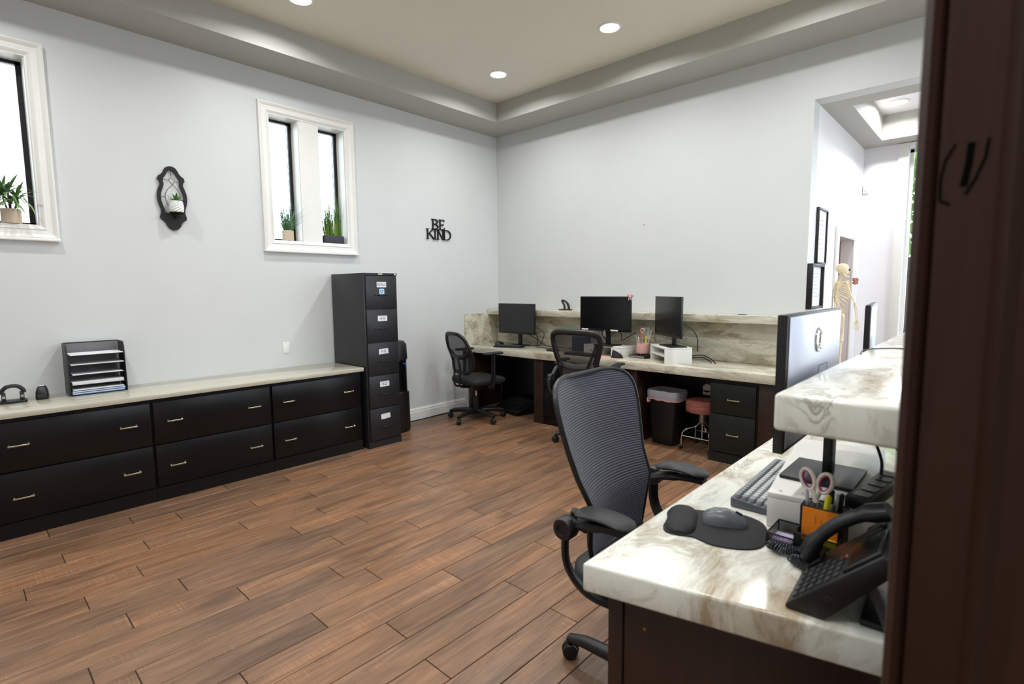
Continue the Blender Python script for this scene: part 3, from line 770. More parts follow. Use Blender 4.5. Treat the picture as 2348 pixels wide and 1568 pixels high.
lms = [leaf_mesh('leaf', M['succ'], 0.072, 0.017, 0.5), leaf_mesh('leaf', M['succ'], 0.060, 0.017, 0.2)]
for i in range(15):
    o = bpy.data.objects.new('leaf', lms[i % 2]); COL.objects.link(o); o.parent = pp
    ring = i // 5; o.location = (0, 0, 0.072); o.rotation_euler = (0, -R((28, 52, 76)[ring]), R(72 * (i % 5) + 30 * ring + 10))
    
# BE KIND sign
bk = thing('letter_sign', 'black cut-out letters reading BE KIND on the left wall', 'sign', (0, -1.062, 1.885))
S_ = 0.0135
def bar(mb, a, b, w=S_):
    a, b = Vector(a), Vector(b); d = (b - a).normalized(); n_ = Vector((-d.y, d.x)) * w / 2
    mb.prism([tuple(p) for p in (a - n_, b - n_, b + n_, a + n_)], 0.003, 0.016, on_x(0, 0, 0))
def serif(mb, x_, y_, w=0.034, h=0.007): mb.prism([(x_ - w / 2, y_ - h / 2), (x_ + w / 2, y_ - h / 2), (x_ + w / 2, y_ + h / 2), (x_ - w / 2, y_ + h / 2)], 0.003, 0.016, on_x(0, 0, 0))
def bow(mb, cx, cy, rx, ry, a0=-90, a1=90, w=S_):
    p = arc(cx, cy, rx, a0, a1, 12, ry); q = arc(cx, cy, rx - w, a0, a1, 12, ry - w * 0.75)
    for i in range(12): mb.prism([p[i], p[i + 1], q[i + 1], q[i]], 0.003, 0.016, on_x(0, 0, 0))
def letter(ch, u, v, w, h):
    mb = MB(); x0, x1 = u + 0.014, u + w; y0, y1 = v + 0.0035, v + h - 0.0035
    if ch in 'BKNDEI': 
        xs = x0 if ch != 'I' else u + w / 2
        bar(mb, (xs, y0), (xs, y1)); serif(mb, xs, y0); serif(mb, xs, y1)
    if ch == 'B':
        ym = (y0 + y1) / 2
        for a, b, rx in ((ym - 0.002, y1 + 0.0035, 0.040), (y0 - 0.0035, ym + 0.002, 0.046)):
            bar(mb, (x0, b - 0.004), (x0 + 0.028, b - 0.004), 0.008); bar(mb, (x0, a + 0.004), (x0 + 0.028, a + 0.004), 0.008); bow(mb, x0 + 0.028, (a + b) / 2, rx, (b - a) / 2)
    if ch == 'E':
        for yy, l_ in ((y0, 0.058), (y1, 0.056), ((y0 + y1) / 2, 0.042)): bar(mb, (x0, yy), (x0 + l_, yy), 0.008)
        bar(mb, (x0 + 0.056, y0), (x0 + 0.060, y0 + 0.020), 0.006); bar(mb, (x0 + 0.054, y1), (x0 + 0.056, y1 - 0.018), 0.006); bar(mb, (x0 + 0.042, (y0 + y1) / 2 - 0.01), (x0 + 0.042, (y0 + y1) / 2 + 0.01), 0.006)
    if ch == 'K':
        bar(mb, (x0 + 0.004, (y0 + y1) / 2 - 0.006), (x1 - 0.022, y1), 0.009); bar(mb, (x0 + 0.020, (y0 + y1) / 2 + 0.008), (x1 - 0.012, y0), 0.0135)
        serif(mb, x1 - 0.022, y1, 0.030); serif(mb, x1 - 0.012, y0, 0.032)
    if ch == 'N':
        bar(mb, (x0, y1), (x1 - 0.010, y0), 0.013); bar(mb, (x1 - 0.010, y0), (x1 - 0.010, y1), 0.009); serif(mb, x1 - 0.010, y1, 0.030)
    if ch == 'D':
        bar(mb, (x0, y1), (x0 + 0.030, y1), 0.008); bar(mb, (x0, y0), (x0 + 0.030, y0), 0.008); bow(mb, x0 + 0.030, (y0 + y1) / 2, x1 - x0 - 0.030, (y1 - y0) / 2 + 0.004)
    return mb.build('letter', M['iron'], bk, smooth=0)
for a in (('B', 0.072, 0.106, 0.085, 0.106), ('E', 0.168, 0.106, 0.085, 0.106), ('K', 0.0, 0.0, 0.108, 0.108), ('I', 0.096, 0.0, 0.034, 0.108), ('N', 0.136, 0.0, 0.092, 0.108), ('D', 0.224, 0.0, 0.108, 0.108)): letter(*a)
wm = MB().lathe([(0.005, 0), (0.004, 0.002), (0.0005, 0.0025)], 10, M=Matrix(((1, 0, 0, 1.93), (0, 0, -1, -0.0003), (0, 1, 0, 1.945), (0, 0, 0, 1)))).build('wall_nail', M['dark_grey'])
tag(wm, 'tiny nail left in the blank pale wall above the monitors', 'nail')

# window plants
M['grass1'] = leaf_mat('blue green grass', (40, 96, 66), (112, 162, 110)); M['grass2'] = leaf_mat('wheat grass', (58, 104, 24), (128, 158, 52)); M['drac'] = leaf_mat('dracaena leaf', (62, 104, 62), (150, 180, 110))
M['soil'] = P('soil', (52, 40, 30), 0.95, var=0.3, nscale=200)
def blades(mb, rng, n, L, w, lean, spread, z0, curl, lim=9, ox=0):
    for i in range(n):
        a = rng.gauss(0, 1.0) if ox else rng.random() * 2 * PI; l = L * (0.5 + 0.6 * rng.random()); th = lean * (rng.random() ** 0.8) * (0.50 + 0.50 * max(0, math.cos(a))); ww = w * (0.7 + 0.6 * rng.random())
        bx_, by_ = (rng.random() - 0.5) * spread[0], (rng.random() - 0.5) * spread[1]; p = Vector((bx_, by_, z0)); d = Vector((math.cos(a), math.sin(a), 0)); sd = Vector((-d.y, d.x, 0))
        vs = []; fs = []; ns = 5
        for k_ in range(ns + 1):
            f = k_ / ns; q = ww * (1 - f) ** 0.7 + 0.0003
            vs += [p - sd * q / 2, p + sd * q / 2]
            if k_: b = 2 * (k_ - 1); fs.append((b, b + 1, b + 3, b + 2))
            t_ = th + curl * th * f * f
            p = p + (d * math.sin(t_) + Vector((0, 0, 1)) * math.cos(t_)) * l / ns
            if p.x < 0.085: p.y = max(-lim, min(lim, p.y)); p.x = max(p.x, -0.055)
        mb.add(vs, fs)
    return mb
g1 = thing('potted_grass', 'wispy arching grass plant in pale wooden pot on window sill', 'plant', (-0.030, -2.502, 1.7785))
MB().lathe([(0.044, 0), (0.046, 0.004), (0.046, 0.084), (0.041, 0.085), (0.040, 0.07), (0.001, 0.07)], 28).build('pot', M['potwood'], g1)
stuff(blades(MB(), random.Random(1), 150, 0.275, 0.0042, 1.0, (0.055, 0.06), 0.068, 0.45, 0.100, 0).build('foliage', M['grass1'], g1))
stuff(blades(MB(), random.Random(8), 60, 0.30, 0.0030, 1.1, (0.04, 0.04), 0.068, 1.5, 0.100, -0.03).build('long_blades', M['grass1'], g1))
g2 = thing('potted_grass', 'dense upright green grass in black square planter on window sill', 'plant', (-0.050, -2.087, 1.7785))
MB().box((-0.042, -0.094, 0), (0.042, 0.094, 0.068), bev=0.003).build('planter', P('charcoal planter', (52, 52, 60), 0.6), g2)
MB().box((-0.036, -0.088, 0.068), (0.036, 0.088, 0.0685)).build('soil', M['soil'], g2, smooth=0)
stuff(blades(MB(), random.Random(2), 260, 0.35, 0.0036, 0.20, (0.062, 0.170), 0.067, 0.6, 0.112, 0).build('foliage', M['grass2'], g2))
g3 = thing('potted_dracaena', 'dracaena with striped rosettes in pale wooden pot at left window', 'plant', (-0.020, -4.205, 1.7785))
MB().lathe([(0.046, 0), (0.048, 0.004), (0.048, 0.086), (0.043, 0.087), (0.042, 0.07), (0.001, 0.07)], 28).build('pot', M['potwood'], g3)
lm3 = [leaf_mesh('leaf', M['drac'], 0.145, 0.017, b, 6) for b in (0.5, 1.1, 1.7)]
rg = random.Random(4)
for i, (sx, sy, sz) in enumerate(((0.012, -0.030, 0.100), (0.012, 0.030, 0.075), (0.0, -0.005, 0.120), (0.022, 0.0, 0.05))):
    MB().tube(curve([(sx * 0.3, sy * 0.3, 0.066), (sx * 0.8, sy * 0.8, 0.066 + sz * 0.5), (sx, sy, 0.066 + sz)], 4), [0.005] * 9, 6).build('stem', M['brown'], g3)
    for q in range(13):
        o = bpy.data.objects.new('leaf', lm3[q % 3]); COL.objects.link(o); o.parent = g3; o.location = (sx, sy, 0.062 + sz)
        o.rotation_euler = (0, -R(4 + 70 * q / 13), R(((137.5 * q + 40 * i) % 360) * 0.33 - 60))
# ================================================================== BACK DESK
DZ = 0.725
bd = thing('back_desk', 'long streaked beige stone desk with dark brown panels along back wall', 'desk', (1.7, -0.28, 0))
def at_desk(o, lab=None):
    o.parent = bd; o.matrix_parent_inverse = Matrix.Translation((-1.7, 0.28, 0))
    if lab: o['label'] = lab
    return o
at_desk(MB().box((0.022, -0.552, 0.656), (3.40, -0.002, DZ), bev=0.005).build('desktop', M['stone_back_dim']), 'long streaked beige stone desktop')
at_desk(MB().box((0.0215, -0.027, DZ + 0.0005), (3.315, -0.002, 1.0645)).build('backsplash', M['stone_back_dim'], smooth=0), 'streaked stone backsplash')
at_desk(MB().box((0.001, -0.553, 0.655), (0.021, -0.002, 1.082), bev=0.002).build('side_splash', M['stone_back_dim']), 'stone side splash on the left wall')
tag(MB().box((0.0215, -0.20, 1.065), (3.315, -0.002, 1.130), bev=0.004).build('stone_shelf', M['stone_back_dim']), 'raised stone shelf above the back desk against the wall', 'shelf')
def panel(x0, x1, y0, y1, z1=0.6555):
    return at_desk(MB().box((x0, y0, 0.001), (x1, y1, z1), bev=0.002).build('support_panel', M['brown']), 'dark brown support panel')
panel(0.022, 0.085, -0.515, -0.05)
panel(1.005, 1.125, -0.520, -0.05)
panel(1.98, 2.170, -0.515, -0.05)
panel(3.165, 3.395, -0.505, -0.05)
at_desk(MB().box((0.09, -0.045, 0.001), (3.16, -0.003, 0.655)).build('modesty_panel', M['black_lam'], smooth=0), 'black back panel')
def pedestal(x0, x1, lab, zs, mat, handles=True):
    t = thing('drawer_pedestal', lab, 'cabinet', ((x0 + x1) / 2, -0.29, 0)); w = (x1 - x0) / 2
    MB().box((-w + 0.025, -0.205, 0.001), (w, 0.235, 0.655)).build('body', mat, t, smooth=0)
    for a, b in zs:
        d = MB().box((-w + 0.004, -0.226, a), (w - 0.010, -0.2055, b), bev=0.002).build('drawer', mat, t)
        if handles: bail_handle(d, (0.01, -0.226, (a + b) / 2 + 0.035 * 0), 'y', 0.095)
    MB().box((-w, -0.222, 0.001), (w, -0.2055, 0.075)).build('plinth', mat, t, smooth=0)
pedestal(2.805, 3.160, 'black two-drawer pedestal at the right end of the back desk', [(0.385, 0.618), (0.082, 0.378)], M['black_green'])
pedestal(1.13, 1.60, 'black drawer pedestal behind the middle office chair', [(0.385, 0.640), (0.082, 0.378)], M['black_lam'], False)

def monitor(name, label, loc, rz, w, h, zb, cy=0.0, base=(0.21, 0.17), sm='screen', bez=0.007, th=0.02, neck_f=0.55, mount=(0.32, 0.66), hm="black_pl"):
    """local: screen faces -y; loc = point the base stands on; zb = bottom of screen above base"""
    t = thing(name, label, 'monitor', loc, rz)
    sh = MB().box((-w / 2, cy - th / 2, zb), (w / 2, cy + th / 2, zb + h), bev=0.003).build("housing", M[hm], t)
    MB().box((-w / 2 + bez, cy - th / 2 - 0.0012, zb + 0.022), (w / 2 - bez, cy - th / 2 - 0.0002, zb + h - bez)).build('screen', M[sm], t, smooth=0)
    MB().prism(rrect(base[0], base[1], 0.006, 3), 0.0, 0.009, T((0, cy + 0.045, 0))).build('base', M['black_pl'], t, bev=0.002)
    MB().box((-0.024, cy + 0.045, 0.0092), (0.024, cy + 0.068, zb + h * neck_f), bev=0.003).build("stand_neck", M['black_pl'], t)
    MB().box((-0.07, cy + th / 2 + 0.0002, zb + h * mount[0]), (0.07, cy + 0.0448, zb + h * mount[1]), bev=0.005).build('back_mount', M['black_pl'], t)
    return t, sh
m1, _ = monitor('monitor', 'dark grey blank monitor at the left end of the back desk', (0.502, -0.225, DZ + 0.0005), R(-3), 0.568, 0.335, 0.136, base=(0.21, 0.13), neck_f=0.5, mount=(0.3, 0.55), sm='screen2')
m2, h2 = monitor('monitor', 'black monitor with pink bow on a white riser', (1.725, -0.335, 0.8195), R(-2), 0.565, 0.325, 0.136)
MB().box((-0.262, -0.0122, 0.141), (-0.185, -0.0104, 0.154)).build('sticker', M['paper'], m2, smooth=0, label='white sticker strip')
MB().box((0.070, -0.0122, 0.141), (0.150, -0.0104, 0.154)).build('sticker', M['paper'], m2, smooth=0, label='white sticker strip')
MB().lathe([(0.001, 0), (0.0065, 0), (0.0065, 0.0012), (0.001, 0.0014)], 16, M=Matrix(((1, 0, 0, 0), (0, 0, -1, -0.0103), (0, 1, 0, 0.1455), (0, 0, 0, 1)))).build('logo_disc', M['chrome'], m2)
bw = thing('ribbon_bow', 'small pink ribbon bow on the corner of black monitor', 'bow', (2.003, -0.358, 1.2815))
M['ribbon'] = P('pink ribbon', (222, 168, 176), 0.5)
for s_ in (-1, 1):
    MB().tube(curve([(0, 0, 0), (s_ * 0.018, -0.004, 0.016), (s_ * 0.030, 0, 0.008), (s_ * 0.018, 0.003, -0.002), (0, 0, 0)], 5), 0.0035, 6, flat=1.8).build('loop', M['ribbon'], bw)
    MB().tube(curve([(0, -0.006, 0), (s_ * 0.008, -0.008, -0.014), (s_ * 0.012, -0.008, -0.034)], 4), 0.003, 6, flat=1.8).build('tail', M['ribbon'], bw)
MB().ball((0, -0.002, 0.001), 0.006).build('knot', M['ribbon'], bw)
m3, _ = monitor('monitor', 'angled black monitor standing on the white box riser at right', (2.385, -0.392, 0.8615), R(-41), 0.54, 0.335, 0.085, base=(0.24, 0.15))

# white risers
def riser_box(name, label, loc, rz, w, d, h, t_=0.014, shelf=True, open_front=-1, cat='monitor riser', plain=False):
    r = thing(name, label, cat, loc, rz)
    MB().box((-w / 2, -d / 2, h - t_), (w / 2, d / 2, h), bev=0.002).build('top', M['white_lam'], r)
    for s_ in (-1, 1): MB().box((s_ * (w / 2 - t_ / 2) - t_ / 2, -d / 2, 0), (s_ * (w / 2 - t_ / 2) + t_ / 2, d / 2, h - t_ - 0.0002), bev=0.0015).build('side', M['white_lam'], r)
    if not plain:
        MB().box((-w / 2 + t_, d / 2 - 0.006, 0), (w / 2 - t_, d / 2, h - t_ - 0.0002)).build('back', M['white_lam'], r, smooth=0)
    if shelf: MB().box((-w / 2 + t_ + 0.0005, -d / 2 + 0.004, h * 0.42), (w / 2 - t_ - 0.0005, d / 2 - 0.0065, h * 0.42 + 0.012)).build('shelf', M['white_lam'], r, smooth=0)
    return r
riser_box('monitor_riser', 'white box riser with inner shelf under the angled monitor', (2.376, -0.318, DZ + 0.0005), R(-43), 0.356, 0.231, 0.135)
ra = riser_box('monitor_riser', 'low white riser under the monitor with the bow', (1.722, -0.255, DZ + 0.0005), R(-6), 0.46, 0.20, 0.0935, shelf=False)
MB().box((0.10, -0.10, 0.0005), (0.215, 0.09, 0.079), bev=0.002).build('drawer_block', M['white_lam'], ra)
MB().box((-0.215, -0.10, 0.0005), (-0.06, 0.09, 0.079), bev=0.002).build('drawer_block', M['white_lam'], ra)
MB().lathe([(0.005, 0), (0.006, 0.006), (0.001, 0.008)], 10, M=Matrix(((1, 0, 0, -0.135), (0, 0, -1, -0.1), (0, 1, 0, 0.042), (0, 0, 0, 1)))).build('knob', M['dark_grey'], ra)

# keyboards and mice on the back desk
def keyboard_small(label, loc, rz, L=0.42, Wd=0.125):
    t = thing('keyboard', label, 'keyboard', loc, rz)
    MB().box((-L / 2, -Wd / 2, 0), (L / 2, Wd / 2, 0.014), bev=0.004).build('case', M['black_pl'], t)
    km = MB().box((-0.0075, -0.0075, 0), (0.0075, 0.0075, 0.006), bev=0.0015, seg=1).mesh('key', M['dark_grey'], smooth=0)
    nx = int((L - 0.02) / 0.019)
    for j in range(6):
        for i in range(nx):
            o = bpy.data.objects.new('key', km); COL.objects.link(o); o.parent = t
            o.location = (-L / 2 + 0.018 + i * 0.019, -Wd / 2 + 0.014 + j * 0.019, 0.0142)
    return t
def mouse(label, loc, rz, mat, mat2=None, s=1.0):
    t = thing('computer_mouse', label, 'mouse', loc, rz)
    rings = []
    for f, zt, w in ((-0.5, 0.012, 0.038), (-0.42, 0.026, 0.054), (-0.2, 0.036, 0.062), (0.05, 0.037, 0.060), (0.3, 0.028, 0.056), (0.44, 0.018, 0.050), (0.5, 0.008, 0.036)):
        rings.append([(f * 0.105 * s, w * s / 2 * math.cos(a), max(0.0, zt * s * math.sin(a)) if math.sin(a) > 0 else 0.0) for a in [PI * q / 10 for q in range(11)]])
    MB().loft(rings, closed=True).build('shell', mat, t, smooth=60)
    MB().tube([(0.026 * s, 0, 0.031 * s), (0.040 * s, 0, 0.0245 * s)], 0.0035 * s, 8).build('scroll_wheel', M['black_pl'], t)
    return t
keyboard_small('black keyboard in front of the left back-desk monitor', (0.525, -0.375, DZ + 0.0005), R(16), 0.34, 0.105)
mouse('black mouse left of the keyboard on the back desk', (0.245, -0.235, DZ + 0.0005), R(75), M['black_pl'])
keyboard_small('dark keyboard on the back desk behind the middle chair', (1.56, -0.475, DZ + 0.0045), R(-3), 0.36, 0.11)
tag(MB().prism(rrect(0.66, 0.145, 0.01, 3), 0.0, 0.003, T((1.64, -0.455, DZ + 0.0007), R(-4))).build('desk_pad', M['pinkpad']), 'pink desk pad in front of the low white riser', 'desk pad')
tag(MB().prism(rrect(0.12, 0.09, 0.02, 4), 0.0, 0.016, T((1.12, -0.36, DZ + 0.0007), R(-10))).build('wrist_rest', M['black_soft'], bev=0.006), 'small black wrist rest on the back desk left of chair', 'wrist rest')
vm = thing('vertical_mouse', 'black vertical mouse on the pink desk pad', 'mouse', (1.915, -0.430, DZ + 0.004), R(20))
rings = []
for z, sx, sy, ox in ((0, 0.052, 0.036, 0), (0.008, 0.056, 0.038, 0.002), (0.025, 0.046, 0.028, 0), (0.045, 0.032, 0.022, -0.012), (0.062, 0.016, 0.014, -0.026), (0.070, 0.004, 0.005, -0.032)):
    rings.append([(ox + sx * math.cos(2 * PI * q / 16), sy * math.sin(2 * PI * q / 16), z) for q in range(16)])
MB().loft(rings).build('shell', M['black_soft'], vm, smooth=60)
MB().box((0.030, -0.006, 0.030), (0.040, 0.006, 0.036), bev=0.002).build('scroll_wheel', M['dark_grey'], vm)
nb = MB().cbox((1.36, -0.20, DZ + 0.075), (0.20, 0.05, 0.148), bev=0.004).build('file_box', P('navy box', (38, 50, 86), 0.5))
tag(nb, 'dark navy box on the back desk seen through the middle chair back', 'box')
nt = MB().box((1.27, -0.36, DZ + 0.0007), (1.41, -0.27, DZ + 0.008)).build('notebook', P('orange notebook', (200, 110, 64), 0.6), smooth=0)
tag(nt, 'orange notebook lying in front of the navy box', 'notebook')

# mini computer with pink pen cup
mp_ = thing('mini_computer', 'black and silver mini computer under the pink pen cup', 'computer', (2.07, -0.235, DZ + 0.0005), R(-8))
MB().box((-0.09, -0.08, 0), (0.075, 0.08, 0.026), bev=0.004).build('case', M['black_pl'], mp_)
MB().box((-0.08, -0.0815, 0.004), (0.07, -0.0802, 0.020)).build('front_panel', P('silver panel', (150, 150, 152), 0.4, 0.6), mp_, smooth=0)
cp = thing('pen_cup', 'round pink pen cup on the mini computer', 'pen cup', (2.062, -0.225, DZ + 0.0275))
MB().lathe([(0.046, 0.008), (0.056, 0.012), (0.060, 0.03), (0.060, 0.098), (0.057, 0.100), (0.055, 0.097), (0.055, 0.02), (0.001, 0.018)], 32).build('cup', M['pink'], cp)
for q in range(3): MB().lathe([(0.006, 0), (0.008, 0.012)], 10, (0.036 * math.cos(2.1 * q + 0.5), 0.036 * math.sin(2.1 * q + 0.5), 0)).build('foot', M['potwood'], cp)
def pen(label, x_, y_, z_, L, r, tx, ty, col, cap=None, kind='pen'):
    t = thing(kind, label, kind.replace('_', ' '), (x_, y_, z_)); t.rotation_euler = (R(tx), R(ty), 0)
    MB().lathe([(r * 0.4, 0), (r, 0.012), (r, L * 0.72)], 8).build('barrel', P('pen ' + label[:12], col, 0.4), t)
    MB().lathe([(r * 1.08, L * 0.7205), (r * 1.08, L * 0.97), (r * 0.5, L)], 8).build('cap', P('cap ' + label[:12], cap or col, 0.4), t)
    return t
pcs = [('white pen leaning left in the pink cup', -0.035, 0.0, 0.155, 0.0038, 4, -12, (230, 228, 222), (214, 190, 170)), ('thin white pencil in the pink cup', -0.022, -0.02, 0.150, 0.0035, 8, -8, (226, 220, 210), (200, 160, 120)),
       ('printed white pen in front of the pink cup', -0.008, -0.028, 0.145, 0.004, 10, -4, (222, 220, 216), (240, 240, 240)), ('orange pen in the pink cup', 0.0, -0.01, 0.180, 0.0045, 3, -3, (226, 120, 50), (226, 120, 50)),
       ('black topped pen in the pink cup', -0.012, 0.018, 0.185, 0.004, -6, -6, (220, 215, 210), (30, 30, 30)), ('yellow highlighter in the pink cup', 0.032, -0.018, 0.150, 0.0075, 5, 6, (236, 222, 40), (224, 208, 40)),
       ('silver scissor-like letter opener in the pink cup', 0.022, 0.012, 0.205, 0.004, -2, 14, (214, 200, 190), (226, 190, 186)), ('grey pen in the pink cup', 0.012, -0.030, 0.140, 0.004, 9, 2, (206, 206, 210), (150, 150, 156))]
for lab, dx, dy, L, r, tx, ty, c1, c2 in pcs: pen(lab, 2.062 + dx, -0.225 + dy, DZ + 0.0275 + 0.022, L, r, tx, ty, c1, c2)
hd = thing('pen_topper', 'pink heart-shaped pen topper above the pink cup', 'pen', (2.055, -0.222, DZ + 0.0275 + 0.022))
MB().lathe([(0.003, 0), (0.003, 0.17)], 8).build('barrel', M['pink'], hd)
MB().tube(curve([(0, 0, 0.17), (-0.020, 0, 0.198), (-0.010, 0, 0.214), (0, 0, 0.204), (0.010, 0, 0.214), (0.020, 0, 0.198), (0, 0, 0.17)], 4), 0.005, 6).build('heart', M['pink'], hd)
# clear wire basket behind
wbk = thing('wire_rack', 'small dark wire rack behind the pink pen cup', 'rack', (2.165, -0.085, DZ + 0.0005))
for z in (0.002, 0.05, 0.10): MB().tube([(-0.055, -0.04, z), (0.055, -0.04, z), (0.055, 0.04, z), (-0.055, 0.04, z)], 0.0022, 6, closed=True).build('wire_ring', M['iron'], wbk)
for sx, sy in ((-1, -1), (1, -1), (1, 1), (-1, 1), (0, -1), (0, 1)): MB().tube([(sx * 0.055, sy * 0.04, 0.0), (sx * 0.055, sy * 0.04, 0.105)], 0.0022, 6).build('upright', M['iron'], wbk)

# hole punch on shelf
t = thing('stapler', 'black arched hole punch on the raised stone shelf', 'hole punch', (1.085, -0.10, 1.1305), R(12))
MB().prism(rrect(0.135, 0.06, 0.008, 3), 0, 0.012).build('base', M['black_pl'], t, bev=0.003)
MB().tube(curve([(0.040, 0, 0.010), (0.034, 0, 0.050), (0.008, 0, 0.086), (-0.028, 0, 0.102), (-0.042, 0, 0.098)], 5), [0.016] * 10 + [0.013] * 11, 8, flat=0.8).build('lever', M['black_pl'], t)
MB().tube(curve([(-0.010, 0, 0.010), (-0.012, 0, 0.045), (-0.026, 0, 0.075), (-0.042, 0, 0.096)], 5), 0.013, 8, flat=0.8).build('post', M['black_pl'], t)
lp = MB().box((2.86, -0.13, 1.1306), (2.92, -0.09, 1.1336)).build('note_slip', M['dark_grey'], smooth=0); tag(lp, 'small slip lying on the right part of the stone shelf', 'slip')

# cables on the back desk
def cable(label, pts, r=0.004, group='loose black cables', mat='cable', n=8):
    lo = min(p[2] for p in pts)
    cv = [Vector((p.x, p.y, max(p.z, lo))) for p in curve(pts, n)]
    return tag(MB().tube(cv, r, 6).build('cable', M[mat]), label, 'cable', group)
z = DZ + 0.006
cable('black cable curling behind the left back-desk monitor', [(0.58, -0.16, 1.0), (0.70, -0.15, 0.90), (0.74, -0.14, 0.80), (0.70, -0.12, z), (0.62, -0.09, z)])
cable('looped black cable right of the left monitor stand', [(0.62, -0.19, 0.97), (0.86, -0.195, 0.90), (0.84, -0.20, 0.78), (0.80, -0.225, z), (0.90, -0.225, z), (1.0, -0.225, z)])
cable('black power lead lying on the desk beside the left monitor', [(0.55, -0.11, 0.86), (0.66, -0.07, 0.80), (0.80, -0.06, z), (1.0, -0.08, z), (1.20, -0.10, z)])
cable('black cable hanging left of the bow monitor neck', [(1.69, -0.285, 0.99), (1.63, -0.24, 0.93), (1.66, -0.20, 0.86), (1.70, -0.12, 0.93), (1.72, -0.033, 0.95)])
cable('black cable hanging right of the bow monitor neck', [(1.78, -0.28, 1.0), (1.83, -0.22, 0.93), (1.80, -0.16, 0.86), (1.86, -0.12, 0.90), (1.88, -0.033, 0.93)])
cable('black cable looping behind the pink pen cup', [(1.98, -0.10, 0.75), (2.0, -0.08, 0.80), (2.06, -0.08, 0.83), (2.1, -0.06, z)])
cable('thick black cable coming out right of the white box riser', [(2.48, -0.14, z + 0.03), (2.60, -0.18, z + 0.05), (2.70, -0.22, z + 0.02), (2.74, -0.25, z)], 0.0045)
cable('second black cable right of the white box riser', [(2.46, -0.12, z + 0.01), (2.58, -0.14, z + 0.025), (2.66, -0.19, z + 0.01), (2.70, -0.24, z)], 0.0045)
cable('black cable behind the angled monitor neck', [(2.44, -0.26, 1.05), (2.52, -0.22, 1.0), (2.55, -0.18, 0.92), (2.53, -0.12, 0.80)])
cable('black cable running along the baseboard to the left chair', [(0.03, -1.70, 0.006), (0.05, -1.2, 0.006), (0.035, -0.9, 0.006), (0.06, -0.7, 0.006), (0.12, -0.52, 0.006)], 0.005)
def outlet(label, loc, axis='y'):
    t = thing('outlet', label, 'outlet', loc)
    MB().box((-0.034, -0.005, -0.055), (0.034, 0, 0.055), bev=0.002).build('plate', M['white_pl'], t)
    for s_ in (-1, 1): MB().box((-0.017, -0.0065, s_ * 0.025 - 0.014), (0.017, -0.0052, s_ * 0.025 + 0.014), bev=0.0005).build('socket', P('socket face', (214, 212, 206), 0.4), t)
    return t
outlet('outlet on the backsplash left of the bow monitor neck', (1.545, -0.0275, 0.93)); outlet('outlet on the backsplash right of the bow monitor neck', (1.985, -0.0275, 0.93))
outlet('pale outlet under the desk beside the left support panel', (0.93, -0.0455, 0.44))
o = cable('white cord dropping from the outlet under the desk', [(0.945, -0.053, 0.42), (0.97, -0.10, 0.38), (0.975, -0.14, 0.22), (0.94, -0.2, 0.10), (0.80, -0.25, 0.03)], 0.005, 'white cords', 'white_pl')
ap = thing('plug_in_freshener', 'white plug-in air freshener behind the round stool', 'freshener', (2.60, -0.0455, 0.47))
MB().box((-0.038, -0.028, -0.05), (0.036, 0, 0.0), bev=0.008).lathe([(0.001, -0.028), (0.037, -0.028), (0.037, 0.0), (0.001, 0)], 20, M=Matrix(((1, 0, 0, 0), (0, 0, 1, 0), (0, 1, 0, 0.012), (0, 0, 0, 1)))).build('body', M['white_pl'], ap)
MB().box((0.045, -0.026, -0.045), (0.062, 0, 0.02), bev=0.003).build('plug', M['dark_grey'], ap)

# footrest under the left bay
fr = thing('foot_rest', 'black sloped footrest under the left end of the back desk', 'footrest', (0.56, -0.30, 0.0), R(-14))
Mx = T((0, 0, 0.075), 0, R(17))
MB().prism(rrect(0.44, 0.30, 0.05, 5), 0, 0.022, Mx).build('platform', M['black_pl'], fr, bev=0.006)
for i in range(9): MB().box((-0.17, -0.12 + i * 0.028, 0.0222), (0.17, -0.112 + i * 0.028, 0.0255), M=Mx).build('grip_rib', M['black_soft'], fr, smooth=0)
for s_ in (-1, 1): MB().prism([(-0.12, 0.0), (0.13, 0.0), (0.13, 0.105), (0.10, 0.105), (-0.12, 0.035)], -0.012, 0.012, Matrix(((0, 0, 1, s_ * 0.17), (1, 0, 0, 0), (0, 1, 0, 0.001), (0, 0, 0, 1)))).build('leg', M['black_pl'], fr, smooth=0)
MB().lathe([(0.001, 0.0222), (0.012, 0.0222), (0.012, 0.0265), (0.001, 0.0268)], 14, M=Mx @ T((0.02, 0.03, 0))).build('logo_disc', M['nickel'], fr)

# bin with liner
bn = thing('waste_bin', 'black rectangular waste bin with clear liner under the back desk', 'bin', (2.346, -0.30, 0), R(-5))
MB().loft([[(x_, y_, z_) for x_, y_ in rrect(w_, d_, 0.03, 4)] for w_, d_, z_ in ((0.20, 0.15, 0.0), (0.21, 0.16, 0.01), (0.275, 0.205, 0.42), (0.262, 0.192, 0.42), (0.20, 0.15, 0.03))]).build('body', M['black_pl'], bn, smooth=50)
M['liner'] = mesh_mat('translucent liner', (188, 190, 198), 0.75, 0.25); M['tie'] = mesh_mat('pink liner tie', (226, 164, 156), 0.85, 0.3)
rb = random.Random(9)
def wavy(w_, d_, z_, amp, n=48):
    out = []
    for q in range(n):
        a = 2 * PI * q / n; c_, s_ = math.cos(a), math.sin(a)
        k_ = 1 / (abs(c_) ** 6 + abs(s_) ** 6) ** (1 / 6)
        e = 1 + amp * math.sin(a * 9 + z_ * 40) + amp * 0.7 * math.sin(a * 17 + 1.3)
        out.append((w_ / 2 * c_ * k_ * e, d_ / 2 * s_ * k_ * e, z_ + amp * 0.25 * math.sin(a * 11 + z_ * 60)))
    return out
